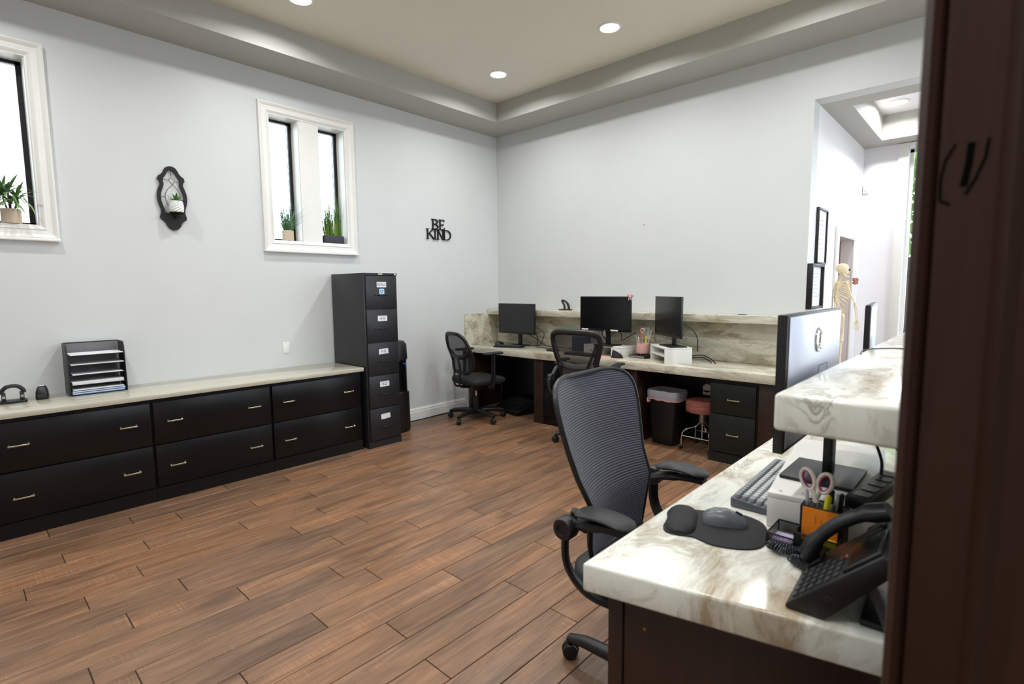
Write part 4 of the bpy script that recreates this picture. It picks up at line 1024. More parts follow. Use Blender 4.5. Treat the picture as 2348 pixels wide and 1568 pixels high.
MB().loft([wavy(0.22, 0.155, 0.36, 0.006), wavy(0.275, 0.205, 0.470, 0.003), wavy(0.292, 0.222, 0.474, 0.003), wavy(0.303, 0.232, 0.458, 0.004), wavy(0.296, 0.226, 0.402, 0.010)], cap=False).build('liner', M['liner'], bn, smooth=80)
MB().loft([wavy(0.297, 0.227, 0.402, 0.010), wavy(0.303, 0.232, 0.391, 0.014)], cap=False).build('liner_tie', M['tie'], bn, smooth=80)
MB().tube(curve([(-0.12, -0.12, 0.40), (-0.11, -0.128, 0.37), (-0.09, -0.126, 0.385)], 4), 0.008, 6).build('tie_knot', M['tie'], bn)

# round rolling stool
st = thing('rolling_stool', 'round reddish brown cushioned stool on chrome castor base', 'stool', (2.652, -0.268, 0))
MB().lathe([(0.11, 0.318), (0.134, 0.322), (0.138, 0.335), (0.138, 0.372), (0.1355, 0.376), (0.139, 0.381), (0.136, 0.408), (0.120, 0.418), (0.001, 0.421)], 36).build('cushion', M['vinyl'], st)
MB().lathe([(0.028, 0.225), (0.030, 0.23), (0.030, 0.3175), (0.04, 0.3178)], 20).build('column', P('stool column', (176, 172, 160), 0.35, 0.8), st)
MB().lathe([(0.008 + 0.002 * (q % 2), 0.075 + q * 0.006) for q in range(25)], 12).build('screw_spindle', M['chrome'], st)
an = [R(222 + 90 * q) for q in range(4)]
for q in range(4):
    a, b = an[q], an[(q + 1) % 4]
    MB().tube([(0.166 * math.cos(a), 0.166 * math.sin(a), 0.115), (0.166 * math.cos(b), 0.166 * math.sin(b), 0.115)], 0.0055, 8).build('foot_bar', M['chrome'], st)
    c_, s_ = math.cos(a), math.sin(a)
    lg = MB().tube(curve([(0.020 * c_, 0.020 * s_, 0.226), (0.042 * c_, 0.042 * s_, 0.205), (0.065 * c_, 0.065 * s_, 0.188), (0.125 * c_, 0.125 * s_, 0.174), (0.160 * c_, 0.160 * s_, 0.150), (0.172 * c_, 0.172 * s_, 0.11), (0.174 * c_, 0.174 * s_, 0.05)], 5), 0.0080, 8).build('leg', M['chrome'], st)
    MB().lathe([(0.021, -0.008), (0.023, -0.004), (0.023, 0.004), (0.021, 0.008)], 16, M=T((0.180 * c_, 0.180 * s_, 0.0235), a + 0.5, R(90))).build('castor', M['dark_grey'], lg)
    MB().tube([(0.174 * c_, 0.174 * s_, 0.056), (0.176 * c_, 0.176 * s_, 0.04), (0.180 * c_, 0.180 * s_, 0.026)], 0.0095, 8).build('castor_fork', M['chrome'], lg)
# ================================================================== FOREGROUND RECEPTION DESK
fd = [(3.757, -3.564), (4.355, -3.420), (4.355, -0.30), (3.757, -0.30)]
rd = thing('reception_desk', 'foreground desk with thick white and brown veined stone top', 'desk', (4.0, -2.0, 0))
def at_rd(o, lab):
    o.parent = rd; o.matrix_parent_inverse = Matrix.Translation((-4.0, 2.0, 0)); o['label'] = lab; return o
at_rd(MB().prism(fd, 0.656, DZ).build('desktop', M['stone'], bev=0.007, seg=3), 'thick white and brown veined stone desktop')
at_rd(MB().box((4.357, -3.33, DZ + 0.002), (4.385, -0.31, 1.0495)).build('backsplash', M['stone'], smooth=0), 'upright stone splash')
at_rd(MB().prism([(4.386, -3.405), (4.50, -3.38), (4.50, -0.31), (4.386, -0.31)], 0.001, 1.0495).build('front_panel', M['brown'], smooth=0), 'dark brown front panel')
tag(MB().box((4.087, -3.345, 1.050), (4.66, -0.30, 1.130), bev=0.010, seg=3).build('reception_counter', M['stone']), 'raised thick stone counter slab over the foreground desk', 'counter')
ep = bpy.data.objects.new('end_panel', None); COL.objects.link(ep); ep.empty_display_size = 0.05; ep.parent = rd; ep.location = (3.792 - 4.0, -3.508 + 2.0, 0.001); ep.rotation_euler = (0, 0, math.atan2(0.144, 0.598)); ep['label'] = 'dark brown end panel'
MB().box((0, 0, 0), (0.035, 0.03, 0.6545), bev=0.003).build('stile', M['brown'], ep)
MB().box((0.037, 0.006, 0), (0.59, 0.03, 0.6545), bev=0.002).build('inset_panel', M['brown'], ep)
MB().box((0.037, 0.002, 0.10), (0.59, 0.0058, 0.20)).build('lower_rail', M['brown'], ep, smooth=0)
MB().lathe([(0.004, 0), (0.0035, 0.001), (0.0005, 0.0015)], 10, M=Matrix(((1, 0, 0, 0.085), (0, 0, -1, 0.0058), (0, 1, 0, 0.575), (0, 0, 0, 1)))).build('screw_cap', P('brass', (190, 140, 60), 0.3, 0.9), ep)

# mouse pad with wrist rest
mp = thing('mouse_pad', 'black mouse pad with raised wrist rest on foreground desk', 'mouse pad', (3.925, -3.175, DZ + 0.0006), R(20))
out = [Vector((p[0], p[1])) for p in curve([(0.112, -0.02, 0), (0.10, 0.06, 0), (0.05, 0.098, 0), (-0.01, 0.098, 0), (-0.06, 0.085, 0), (-0.105, 0.085, 0), (-0.135, 0.068, 0), (-0.142, 0.03, 0), (-0.132, -0.005, 0), (-0.142, -0.04, 0),
      (-0.135, -0.078, 0), (-0.105, -0.090, 0), (-0.065, -0.088, 0), (-0.02, -0.113, 0), (0.04, -0.112, 0), (0.088, -0.085, 0), (0.112, -0.02, 0)], 4)][:-1]
MB().prism([tuple(p) for p in out], 0, 0.004).build('pad', M['black_soft'], mp, bev=0.001, smooth=40)
wr = []
for y_ in [-0.085 + 0.17 * i / 14 for i in range(15)]:
    e = math.sqrt(max(0.02, 1 - (y_ / 0.09) ** 4)); nk = 1 - 0.05 * math.exp(-(y_ / 0.03) ** 2)
    wr.append([(-0.100 + 0.040 * e * nk * math.cos(a), y_, 0.0041 + 0.018 * e * nk * max(0, math.sin(a))) for a in [PI * q / 8 for q in range(9)]])
MB().loft(wr).build('wrist_rest', M['black_soft'], mp, smooth=60)
mouse('grey computer mouse lying on the black mouse pad', (3.922, -3.150, DZ + 0.0050), R(24), P('grey mouse', (96, 100, 104), 0.32, var=0.03), s=1.05)

# keyboard with round keys
kb = thing('keyboard', 'grey keyboard with round keycaps on foreground desk', 'keyboard', (3.948, -2.795, DZ + 0.0006), R(91.5))
KL, KW = 0.455, 0.128
MB().add([(-KL / 2, -KW / 2, 0), (KL / 2, -KW / 2, 0), (KL / 2, KW / 2, 0), (-KL / 2, KW / 2, 0), (-KL / 2, -KW / 2, 0.016), (KL / 2, -KW / 2, 0.016), (KL / 2, KW / 2, 0.028), (-KL / 2, KW / 2, 0.028)][:8],
         [(3, 2, 1, 0), (4, 5, 6, 7), (0, 1, 5, 4), (1, 2, 6, 5), (2, 3, 7, 6), (3, 0, 4, 7)]).build('case', P('slate case', (84, 88, 96), 0.35), kb, bev=0.004)
M['key1'] = P('light grey key', (196, 199, 199), 0.45, var=0.02); M['key2'] = P('mid grey key', (146, 150, 153), 0.45, var=0.02)
def keycap(w_):
    r = 0.0082; p = [(-w_ / 2, 0)]
    sh = arc(w_ / 2, 0, r, -90, 90, 6) + arc(-w_ / 2, 0, r, 90, 270, 6)
    return MB().loft([[(a, b, 0) for a, b in sh], [(a * 0.98, b, 0.008) for a, b in sh], [(a * 0.86, b * 0.82, 0.0105) for a, b in sh]])
km = {}
tl = math.atan2(0.012, KW)
for j in range(6):
    x_ = -KL / 2 + 0.016
    row = []
    for i in range(22):
        wide = 0.0; mt = 'key1'
        if j == 0 and i in (3,): wide = 0.095
        elif j == 0 and i in (0, 1, 2, 4, 5, 6, 7): wide = 0.007; mt = 'key2'
        elif i == 0 and 0 < j < 5: wide = (0, 0.022, 0.014, 0.009, 0.0)[j]; mt = 'key2'
        elif (j, i) in ((1, 11), (2, 12), (3, 13)): wide = 0.018; mt = 'key2'
        elif j == 5: mt = 'key2'
        if x_ + wide + 0.016 > KL / 2: break
        key = (round(wide, 3), mt)
        if key not in km: km[key] = keycap(wide).mesh('key', M[mt])
        o = bpy.data.objects.new('key', km[key]); COL.objects.link(o); o.parent = kb
        yy = -KW / 2 + 0.014 + j * 0.0198
        o.location = (x_ + wide / 2, yy, 0.0164 + (yy + KW / 2) * 0.012 / KW); o.rotation_euler = (tl, 0, 0)
        x_ += wide + 0.0186

# riser and monitor
rz_ = R(-90 + 7.4)
fr_ = riser_box('monitor_riser', 'white riser on foreground desk carrying the near monitor', (4.092, -2.771, DZ + 0.0006), rz_, 0.60, 0.25, 0.092, shelf=False)
MB().lathe([(0.0045, 0), (0.004, 0.0008), (0.0005, 0.001)], 10, (0.275, -0.098, 0.0922)).build('screw_cap', M['nickel'], fr_)
mk2 = MB()
for a, b in (((0.262, -0.05), (0.285, -0.03)), ((0.268, -0.03), (0.29, -0.02)), ((0.285, -0.035), (0.295, -0.015))):
    mk2.tube([(a[0], a[1], 0.0923), (b[0], b[1], 0.0923)], 0.0012, 4)
mk2.build('scuff_mark', M['ink'], fr_)
M['satin'] = P('satin graphite', (206, 209, 222), 0.34, 0.9, var=0.02)
m4, h4 = monitor('monitor', 'large foreground monitor seen from behind, satin back with oval emblem', (4.040, -2.852, 0.8182), R(-90), 0.568, 0.345, 0.120, base=(0.205, 0.178), neck_f=0.26, mount=(0.04, 0.26), th=0.024)
MB().box((-0.272, 0.0121, 0.132), (0.272, 0.0150, 0.459), bev=0.001).build('back_cover', M['satin'], m4, label='satin silver back cover')
em = [(0.024 * math.cos(2 * PI * q / 24) + 0.0, 0.0155, 0.385 + 0.030 * math.sin(2 * PI * q / 24)) for q in range(24)]
MB().tube(em, 0.006, 6, closed=True).build('oval_emblem', M['chrome'], m4, label='bright oval emblem')
pc = MB()
for q in ((0.020, 0.20, 0.022, 0.31), (0.118, 0.20, 0.120, 0.31), (0.020, 0.308, 0.120, 0.31)): pc.box((-q[2], 0.0150, q[1]), (-q[0], 0.0154, q[3]))
pc.build('cover_seam', M['dark_grey'], m4, smooth=0)
for i, pts in enumerate(([(4.105, -2.80, 0.96), (4.17, -2.78, 0.95), (4.21, -2.80, 0.88), (4.215, -2.84, 0.83)], [(4.105, -2.79, 0.965), (4.19, -2.77, 0.955), (4.25, -2.79, 0.90), (4.275, -2.84, 0.84)])):
    cable(('left' if i == 0 else 'right') + ' of two black cables hanging behind the foreground monitor neck', pts, 0.004, 'monitor cables')
ps = thing('power_strip', 'black power strip lying beside the foreground monitor base', 'power strip', (4.222, -2.93, 0.8182), R(82))
MB().box((-0.14, -0.028, 0), (0.14, 0.028, 0.030), bev=0.004).build('body', M['black_pl'], ps)
for i in range(5): MB().prism(rrect(0.034, 0.034, 0.008, 3), 0.0302, 0.0316, T((-0.105 + i * 0.052, 0, 0))).build('socket', M['screen'], ps)

# mesh desk organizer with pens, notes and scissors
oz = DZ + 0.0006
do = thing('desk_organizer', 'black wire mesh desk organizer in front of the white riser', 'organizer', (4.116, -3.14, oz))
def mesh_bin(x0, x1, y0, y1, h, skip=()):
    w = MB()
    for q in (((x0, y0), (x1, y0)), ((x1, y0), (x1, y1)), ((x1, y1), (x0, y1)), ((x0, y1), (x0, y0))):
        a, b = q
        w.box((min(a[0], b[0]) - 0.0004, min(a[1], b[1]) - 0.0004, 0.002), (max(a[0], b[0]) + 0.0004, max(a[1], b[1]) + 0.0004, h))
    w.box((x0, y0, 0.0), (x1, y1, 0.0015))
    w.build('mesh_wall', M['mesh_wire'], do, smooth=0)
    MB().tube([(x0, y0, h), (x1, y0, h), (x1, y1, h), (x0, y1, h)], 0.0022, 6, closed=True).build('rim', M['black_pl'], do)
    for c in ((x0, y0), (x1, y0), (x1, y1), (x0, y1)): MB().tube([(c[0], c[1], 0.001), (c[0], c[1], h)], 0.0018, 6).build('corner_post', M['black_pl'], do)
mesh_bin(-0.014, 0.074, -0.008, 0.046, 0.104)
mesh_bin(-0.014, 0.074, -0.056, -0.0105, 0.052)
mesh_bin(-0.076, -0.017, -0.050, 0.046, 0.030)
def note(lab, col, a, b, thk, M_):
    o = MB().box((0, 0, 0), (a, thk, b), M=M_).build('sticky_note_pad', P(lab[:18], col, 0.7, var=0.04, nscale=60), smooth=0); return tag(o, lab, 'note pad', 'sticky notes in the mesh organizer')
note('orange sticky note pad standing in the mesh organizer', (250, 140, 20), 0.074, 0.078, 0.005, T((4.108, -3.163, oz + 0.026), R(2), R(-4)))
note('yellow sticky note pad low in the mesh organizer', (238, 214, 20), 0.050, 0.044, 0.007, T((4.134, -3.182, oz + 0.003), R(3), R(4)))
wrt = MB()
for a, b in (((0.028, 0.045), (0.028, 0.063)), ((0.040, 0.035), (0.041, 0.058)), ((0.048, 0.040), (0.050, 0.052)), ((0.06, 0.03), (0.062, 0.045))):
    wrt.tube([(a[0], -0.0003, a[1]), (b[0], -0.0003, b[1])], 0.0005, 4)
wn = wrt.build('handwriting', P('brown ink', (120, 70, 20), 0.8)); wn.parent = bpy.data.objects['sticky_note_pad']; 
wn.data.transform(T((4.108, -3.163, oz + 0.026), R(2), R(-4)))
o = MB().box((4.046, -3.175, oz + 0.003), (4.091, -3.125, oz + 0.012)).build('sticky_note_pad', P('lilac note', (206, 190, 226), 0.7), smooth=0); tag(o, 'lilac note pad lying in the shallow left tray of the organizer', 'note pad', 'sticky notes in the mesh organizer')
# scissors
sx = thing('scissors', 'scissors with white and magenta handles standing in the organizer', 'scissors', (4.128, -3.120, oz + 0.048)); sx.rotation_euler = (R(-4), R(-3), R(-12)); sx.scale = (0.74, 0.9, 0.74)
M['mag'] = P('magenta grip', (170, 44, 110), 0.4); M['ivory'] = P('ivory grip', (224, 216, 204), 0.35)
MB().prism([(-0.006, 0), (0.006, 0), (0.011, 0.085), (-0.011, 0.085)], -0.001, 0.001, Matrix(((1, 0, 0, 0), (0, 0, 1, 0), (0, 1, 0, 0), (0, 0, 0, 1)))).build('blades', M['chrome'], sx, smooth=0)
for s_, rx, cz in ((-1, 0.021, 0.150), (1, 0.022, 0.146)):
    loop = [(s_ * 0.026 + rx * math.cos(2 * PI * q / 24) + s_ * 0.006 * math.sin(2 * PI * q / 24), s_ * 0.002, cz + 0.032 * math.sin(2 * PI * q / 24)) for q in range(24)]
    h = MB().tube(loop, 0.0062, 8, closed=True).tube(curve([(s_ * -0.004, s_ * 0.002, 0.080), (s_ * 0.004, s_ * 0.002, 0.105), (s_ * 0.012, s_ * 0.002, 0.122)], 4), [0.009] * 9, 8).build('handle', M['ivory'], sx, label='ivory handle loop')
    MB().tube([(s_ * 0.026 + (rx - 0.005) * math.cos(2 * PI * q / 24) + s_ * 0.006 * math.sin(2 * PI * q / 24), s_ * 0.002, cz + 0.027 * math.sin(2 * PI * q / 24)) for q in range(24)], 0.0042, 8, closed=True).build('inner_grip', M['mag'], h, label='magenta inner grip')
for lab, dx, dy, L, r, tx, ty, c1, c2 in [('yellow highlighter right of the scissors', 0.034, -0.012, 0.135, 0.0065, 2, 6, (232, 220, 30), (222, 214, 30)), ('black marker in the mesh organizer', 0.046, 0.004, 0.142, 0.006, -2, 2, (22, 22, 24), (20, 20, 22)),
       ('grey green pen in front of the black marker', 0.042, -0.018, 0.118, 0.005, 2, 8, (120, 132, 116), (90, 100, 90)), ('silver clipped pen in the organizer', 0.058, -0.008, 0.140, 0.0045, -1, 4, (160, 166, 160), (190, 192, 190)),
       ('black pen at the right end of the organizer', 0.068, -0.002, 0.140, 0.005, -2, 4, (26, 26, 28), (24, 24, 26)), ('clear grey pen left of the scissors', -0.004, 0.012, 0.128, 0.005, 2, -4, (140, 144, 160), (200, 196, 204)), ('dark green pen lying low in the organizer', 0.030, 0.016, 0.112, 0.005, -3, 9, (36, 52, 40), (30, 40, 34))]:
    pen(lab, 4.116 + dx * 0.8, -3.122 + dy, oz + 0.004, L, r, tx, ty, c1, c2)

# desk phone
tp = thing('desk_phone', 'black desk phone with coiled cord at the near end of the desk', 'phone', (4.150, -3.440, DZ + 0.0006), R(3))
TA = R(-44)
Mx = T((0.002, 0, 0.010), 0, 0, TA) @ Matrix.Translation((0, 0, -0.0402))
MB().prism([(0, 0.002), (0.002, 0.010), (0.150, 0.153), (0.162, 0.150), (0.172, 0.128), (0.068, 0.002)], 0, 0.205, Matrix(((1, 0, 0, 0), (0, 0, 1, 0), (0, 1, 0, 0), (0, 0, 0, 1)))).build('body', M['black_pl'], tp, bev=0.003)
MB().box((0.125, 0.012, 0.0402), (0.205, 0.135, 0.046), bev=0.003, M=Mx).build('display_bezel', M['black_pl'], tp)
MB().box((0.138, 0.022, 0.0462), (0.198, 0.125, 0.0468), M=Mx).build('display', M['screen'], tp, smooth=0)
kmesh = MB().prism(rrect(0.011, 0.015, 0.003, 3), 0, 0.003).mesh('keypad_button', M['dark_grey'], smooth=0)
for i in range(6):
    for j in range(5 if i < 4 else 4):
        o = bpy.data.objects.new('keypad_button', kmesh); COL.objects.link(o); o.parent = tp
        o.matrix_local = Mx @ T((0.018 + i * 0.0185, 0.022 + j * 0.025, 0.0402))
MB().prism([(0, -0.006), (0.011, 0), (0, 0.006)], 0.0402, 0.0415, Mx @ T((0.116, 0.105, 0))).build('message_light', P('orange lens', (230, 100, 50), 0.4), tp)
hs = []
for f in [i / 12 for i in range(13)]:
    e = abs(f - 0.5) * 2; w_ = 0.022 + 0.006 * (e > 0.62); lift = 0.058 + 0.026 * (1 - e ** 2.2); th = 0.014 + 0.006 * (e > 0.62)
    hs.append([(0.022 + 0.200 * f, 0.172 + w_ * math.cos(a), lift + th * math.sin(a)) for a in [2 * PI * q / 12 for q in range(12)]])
MB().loft(hs, M=Mx).build('handset', M['black_pl'], tp, smooth=60)
for xa in (0.01, 0.155): MB().box((xa, 0.150, 0.0402), (xa + 0.04, 0.198, 0.048), bev=0.004, M=Mx).build('cradle', M['black_pl'], tp)
MB().box((0.12, 0.03, 0.0), (0.178, 0.17, 0.012), bev=0.002).build('stand_foot', M['black_pl'], tp)
for ya in (0.02, 0.18): MB().tube([(0.135, ya, 0.09), (0.165, ya, 0.012)], 0.008, 6).build('stand_strut', M['black_pl'], tp)
MB().box((0.072, -0.0012, 0.015), (0.081, 0.0, 0.024), M=Mx).build('side_port', M['dark_grey'], tp, smooth=0)
MB().box((0.074, -0.0016, 0.017), (0.079, -0.0012, 0.022), M=Mx).build('port_hole', M['screen'], tp, smooth=0)
path = curve([(4.158, -3.285, 0.742), (4.128, -3.262, 0.738), (4.112, -3.250, 0.738), (4.128, -3.238, 0.738), (4.148, -3.218, 0.738), (4.128, -3.208, 0.738), (4.092, -3.207, 0.738), (4.066, -3.208, 0.738), (4.055, -3.216, 0.739), (4.068, -3.225, 0.740), (4.094, -3.226, 0.739), (4.125, -3.226, 0.752), (4.170, -3.215, 0.760)], 40)
hx = []; ph_ = 0
for i in range(len(path) - 1):
    d = (path[min(i + 1, len(path) - 1)] - path[max(i - 1, 0)]).normalized(); s1 = Vector((0, 0, 1)); s2 = d.cross(s1).normalized(); s1 = s2.cross(d)
    ph_ += (path[i + 1] - path[i]).length / 0.0060 * 2 * PI
    hx.append(path[i] + (s1 * math.sin(ph_) + s2 * math.cos(ph_)) * 0.0078)
MB().tube(hx, 0.0021, 5).build('coiled_cord', P('coiled cord rubber', (38, 44, 48), 0.35), tp).matrix_parent_inverse = tp.matrix_basis.inverted()

# far monitor on the reception desk, cable on the counter
m5, _ = monitor('monitor', 'small looking far monitor rising above the end of raised counter', (3.985, -1.58, DZ + 0.0006), R(-84), 0.52, 0.33, 0.215, base=(0.2, 0.17), neck_f=0.2, mount=(0.02, 0.2))
MB().box((-0.25, 0.0101, 0.225), (0.25, 0.0125, 0.535), bev=0.001).build('back_cover', M['satin'], m5)
cable('thin pale cable lying across the raised stone counter', [(4.10, -2.50, 1.1325), (4.09, -2.36, 1.1325), (4.14, -2.26, 1.1325), (4.22, -2.25, 1.1325), (4.32, -2.32, 1.1325)], 0.002, 'counter cables', 'dark_grey')
gl = thing('counter_box', 'grey rounded gadget on the raised counter beside the doorpost', 'gadget', (4.245, -1.90, 1.1305))
MB().loft([[(x_ * q, y_ * q, z_) for x_, y_ in rrect(0.10, 0.12, 0.04, 5)] for q, z_ in ((0.9, 0), (1, 0.02), (1, 0.10), (0.8, 0.14), (0.3, 0.15))]).build('shell', P('grey gadget', (110, 112, 112), 0.4), gl, smooth=60)

# ================================================================== OFFICE CHAIRS (local +x = forward)
def star_base(t, Rr, rot, zl, mat='black_pl', zseat=0.42):
    MB().lathe([(0.045, 0.062), (0.05, 0.07), (0.045, 0.105), (0.032, 0.115)], 20).build('hub', M[mat], t)
    MB().lathe([(0.030, 0.1155), (0.030, 0.25), (0.026, 0.2505)], 16).build('lift_sleeve', M['black_pl'], t)
    MB().lathe([(0.016, 0.2508), (0.016, zseat - 0.05)], 14).build('gas_lift', M['chrome'], t)
    for q in range(5):
        a = rot + 2 * PI * q / 5; c_, s_ = math.cos(a), math.sin(a)
        lg = MB()
        rings = []
        for f, w_, h_, zc in ((0.10, 0.032, 0.030, 0.090), (0.4, 0.027, 0.026, 0.096), (0.8, 0.022, 0.022, 0.088), (1.0, 0.019, 0.014, 0.074)):
            rings.append([(Rr * f * c_ - s_ * w_ * math.cos(b), Rr * f * s_ + c_ * w_ * math.cos(b), zc + h_ * math.sin(b)) for b in [2 * PI * k_ / 12 for k_ in range(12)]])
        L_ = lg.loft(rings).build('base_leg', M[mat], t, smooth=50)
        cx, cy = Rr * 0.985 * c_, Rr * 0.985 * s_
        for sd in (-1, 1):
            MB().lathe([(0.010, -0.0085), (0.025, -0.0085), (0.028, -0.005), (0.028, 0.005), (0.025, 0.0085), (0.010, 0.0085)], 18, M=T((cx, cy, 0.0285), a + 0.6) @ Matrix.Rotation(PI / 2, 4, 'X') @ Matrix.Translation((0, 0, sd * 0.014))).build('castor_wheel', M['black_pl'], L_)
        MB().lathe([(0.0285, -0.004), (0.0315, -0.003), (0.0315, 0.003), (0.0285, 0.004)], 18, M=T((cx, cy, 0.032), a + 0.6) @ Matrix.Rotation(PI / 2, 4, 'X')).build('castor_hood', M['dark_grey'], L_)
        MB().tube([(cx, cy, 0.034), (cx, cy, 0.075)], 0.008, 8).build('castor_stem', M['black_pl'], L_)
def seat_pad(t, x0, x1, w, z0, z1, mat, front=0.03):
    cx, L = (x0 + x1) / 2, (x1 - x0)
    sh = lambda k_, z_: [(cx + a * k_, b * k_, z_ - (front * max(0, (a / (L / 2)) - 0.6) if z_ > z0 + 0.03 else 0)) for a, b in rrect(L, w, 0.11, 6)]
    return MB().loft([sh(0.86, z0), sh(0.97, z0 + 0.012), sh(1.0, z0 + 0.035), sh(0.99, z1 - 0.012), sh(0.93, z1), sh(0.5, z1 - 0.003)]).build('seat', M[mat], t, smooth=60)

# near chair with ribbed back
ca = thing('office_chair', 'foreground office chair with tall ribbed blue-black mesh back', 'chair', (3.670, -3.045, 0), R(2))
star_base(ca, 0.335, R(178), 0)
seat_pad(ca, -0.20, 0.27, 0.47, 0.425, 0.505, 'ribpad')
prf = [(0.515, 0.160), (0.56, 0.172), (0.62, 0.180), (0.70, 0.192), (0.78, 0.208), (0.86, 0.226), (0.93, 0.238), (0.98, 0.241), (1.015, 0.236), (1.038, 0.222), (1.053, 0.200), (1.062, 0.165), (1.066, 0.115)]
def bx_(z): return -0.150 - 0.30 * max(0, z - 0.70) - 0.02 * math.sin((z - 0.5) * 4) + 0.018 * math.exp(-((z - 0.68) / 0.07) ** 2)
rings = []
for z_, h_ in prf:
    ys = [h_ * (-1 + 2 * q / 12) for q in range(13)]
    fr__ = [(bx_(z_) + 0.055 * (y_ / 0.24) ** 2, y_, z_) for y_ in ys]
    rings.append(fr__ + [(p[0] - 0.010, p[1], p[2]) for p in reversed(fr__)])
MB().loft(rings).build('backrest', M['rib'], ca, smooth=60, label='ribbed blue-black mesh backrest')
edge = [(bx_(z_) + 0.055 * (h_ / 0.24) ** 2 - 0.006, -h_, z_) for z_, h_ in prf] + [(bx_(z_) + 0.055 * (h_ / 0.24) ** 2 - 0.006, h_, z_) for z_, h_ in reversed(prf)]
MB().tube(edge, 0.0085, 8, closed=True).build('back_frame', M['black_pl'], ca)
MB().tube(curve([(-0.10, 0, 0.40), (-0.22, 0, 0.43), (-0.235, 0, 0.55), (-0.21, 0, 0.68), (-0.245, 0, 0.80)], 5), 0.020, 8, flat=0.6).build('back_spine', M['black_pl'], ca)
MB().box((-0.10, -0.09, 0.372), (0.10, 0.09, 0.4245), bev=0.01).build('tilt_mechanism', M['black_pl'], ca)
MB().tube(curve([(0.02, -0.09, 0.395), (0.02, -0.20, 0.392), (0.0, -0.262, 0.385)], 4), [0.007] * 5 + [0.013] * 4, 8, flat=0.5).build('lever', M['black_pl'], ca)
for s_ in (-1, 1):
    yb = s_ * 0.285
    ar = MB().tube(curve([(0.02, s_ * 0.18, 0.43), (-0.03, s_ * 0.235, 0.448), (-0.09, s_ * 0.272, 0.485), (-0.140, yb, 0.555), (-0.145, yb, 0.655)], 5), 0.021, 8, flat=0.55).build('arm_bracket', M['black_pl'], ca)
    MB().lathe([(0.010, -0.022), (0.030, -0.022), (0.034, -0.016), (0.034, 0.016), (0.030, 0.022), (0.018, 0.022), (0.016, 0.017), (0.004, 0.017)], 24, M=T((-0.142, yb, 0.660)) @ Matrix.Rotation(s_ * -PI / 2, 4, 'X')).build('hinge', M['black_pl'], ar)
    ab = MB().tube(curve([(-0.150, s_ * 0.262, 0.655), (-0.085, s_ * 0.262, 0.676), (0.0, s_ * 0.262, 0.686), (0.055, s_ * 0.262, 0.686)], 5), [0.024] * 8 + [0.019] * 8, 8, flat=0.7).build('arm_beam', M['black_pl'], ca)
    pd = []
    for f in [i / 10 for i in range(11)]:
        e = math.sqrt(max(0.04, 1 - (2 * f - 1) ** 6)); xx = -0.125 + 0.192 * f; zz = 0.706 + 0.013 * math.sin(PI * f) 
        pd.append([(xx, s_ * 0.262 + 0.042 * e * math.cos(a), zz + 0.013 * e * math.sin(a)) for a in [2 * PI * q / 14 for q in range(14)]])
    MB().loft(pd).build('arm_pad', M['ribpad'], ab, smooth=60, label='ribbed black armrest pad')
MB().tube(curve([(-0.135, -0.19, 0.62), (-0.15, -0.232, 0.66), (-0.138, -0.245, 0.70)], 4), 0.012, 8).build('back_lug', M['black_pl'], ca)

def loop_chair(label, loc, rz, outline, bz0, recline, seat, arms, mesh='mesh_dark', rot=0.3, zs=0.43, frame_r=0.016):
    t = thing('office_chair', label, 'chair', loc, rz)
    star_base(t, 0.30, rot, 0, zseat=zs - 0.03)
    seat_pad(t, seat[0], seat[1], seat[2], zs, zs + 0.07, 'black_soft')
    MB().box((-0.09, -0.08, zs - 0.055), (0.09, 0.08, zs - 0.0005), bev=0.01).build('tilt_mechanism', M['black_pl'], t)
    MB().tube(curve([(0.03, -0.08, zs - 0.03), (0.04, -0.18, zs - 0.04), (0.05, -0.24, zs - 0.05)], 4), 0.007, 8).build('lever', M['black_pl'], t)
    bx = lambda z_, y_: seat[0] - 0.005 - recline * (z_ - bz0) - 0.03 * math.exp(-((z_ - bz0 - 0.12) / 0.1) ** 2) * -1 + 0.05 * (y_ / 0.22) ** 2
    pts = [(y_, z_) for z_, y_ in outline]
    full = [(-y_, z_) for y_, z_ in pts] + [(y_, z_) for y_, z_ in reversed(pts)]
    lp_ = [(bx(z_, y_), y_, z_) for y_, z_ in full]
    MB().tube(curve(lp_ + [lp_[0]], 3)[:-1], frame_r, 8, closed=True, flat=1.3).build('back_frame', M['black_pl'], t)
    rings = []
    for z_, y_ in outline:
        ys = [y_ * (-1 + 2 * q / 10) for q in range(11)]; f_ = [(bx(z_, b), b, z_) for b in ys]
        rings.append(f_ + [(p[0] - 0.003, p[1], p[2]) for p in reversed(f_)])
    MB().loft(rings).build('back_mesh', M[mesh], t, smooth=60, label='see-through black mesh')
    return t, bx
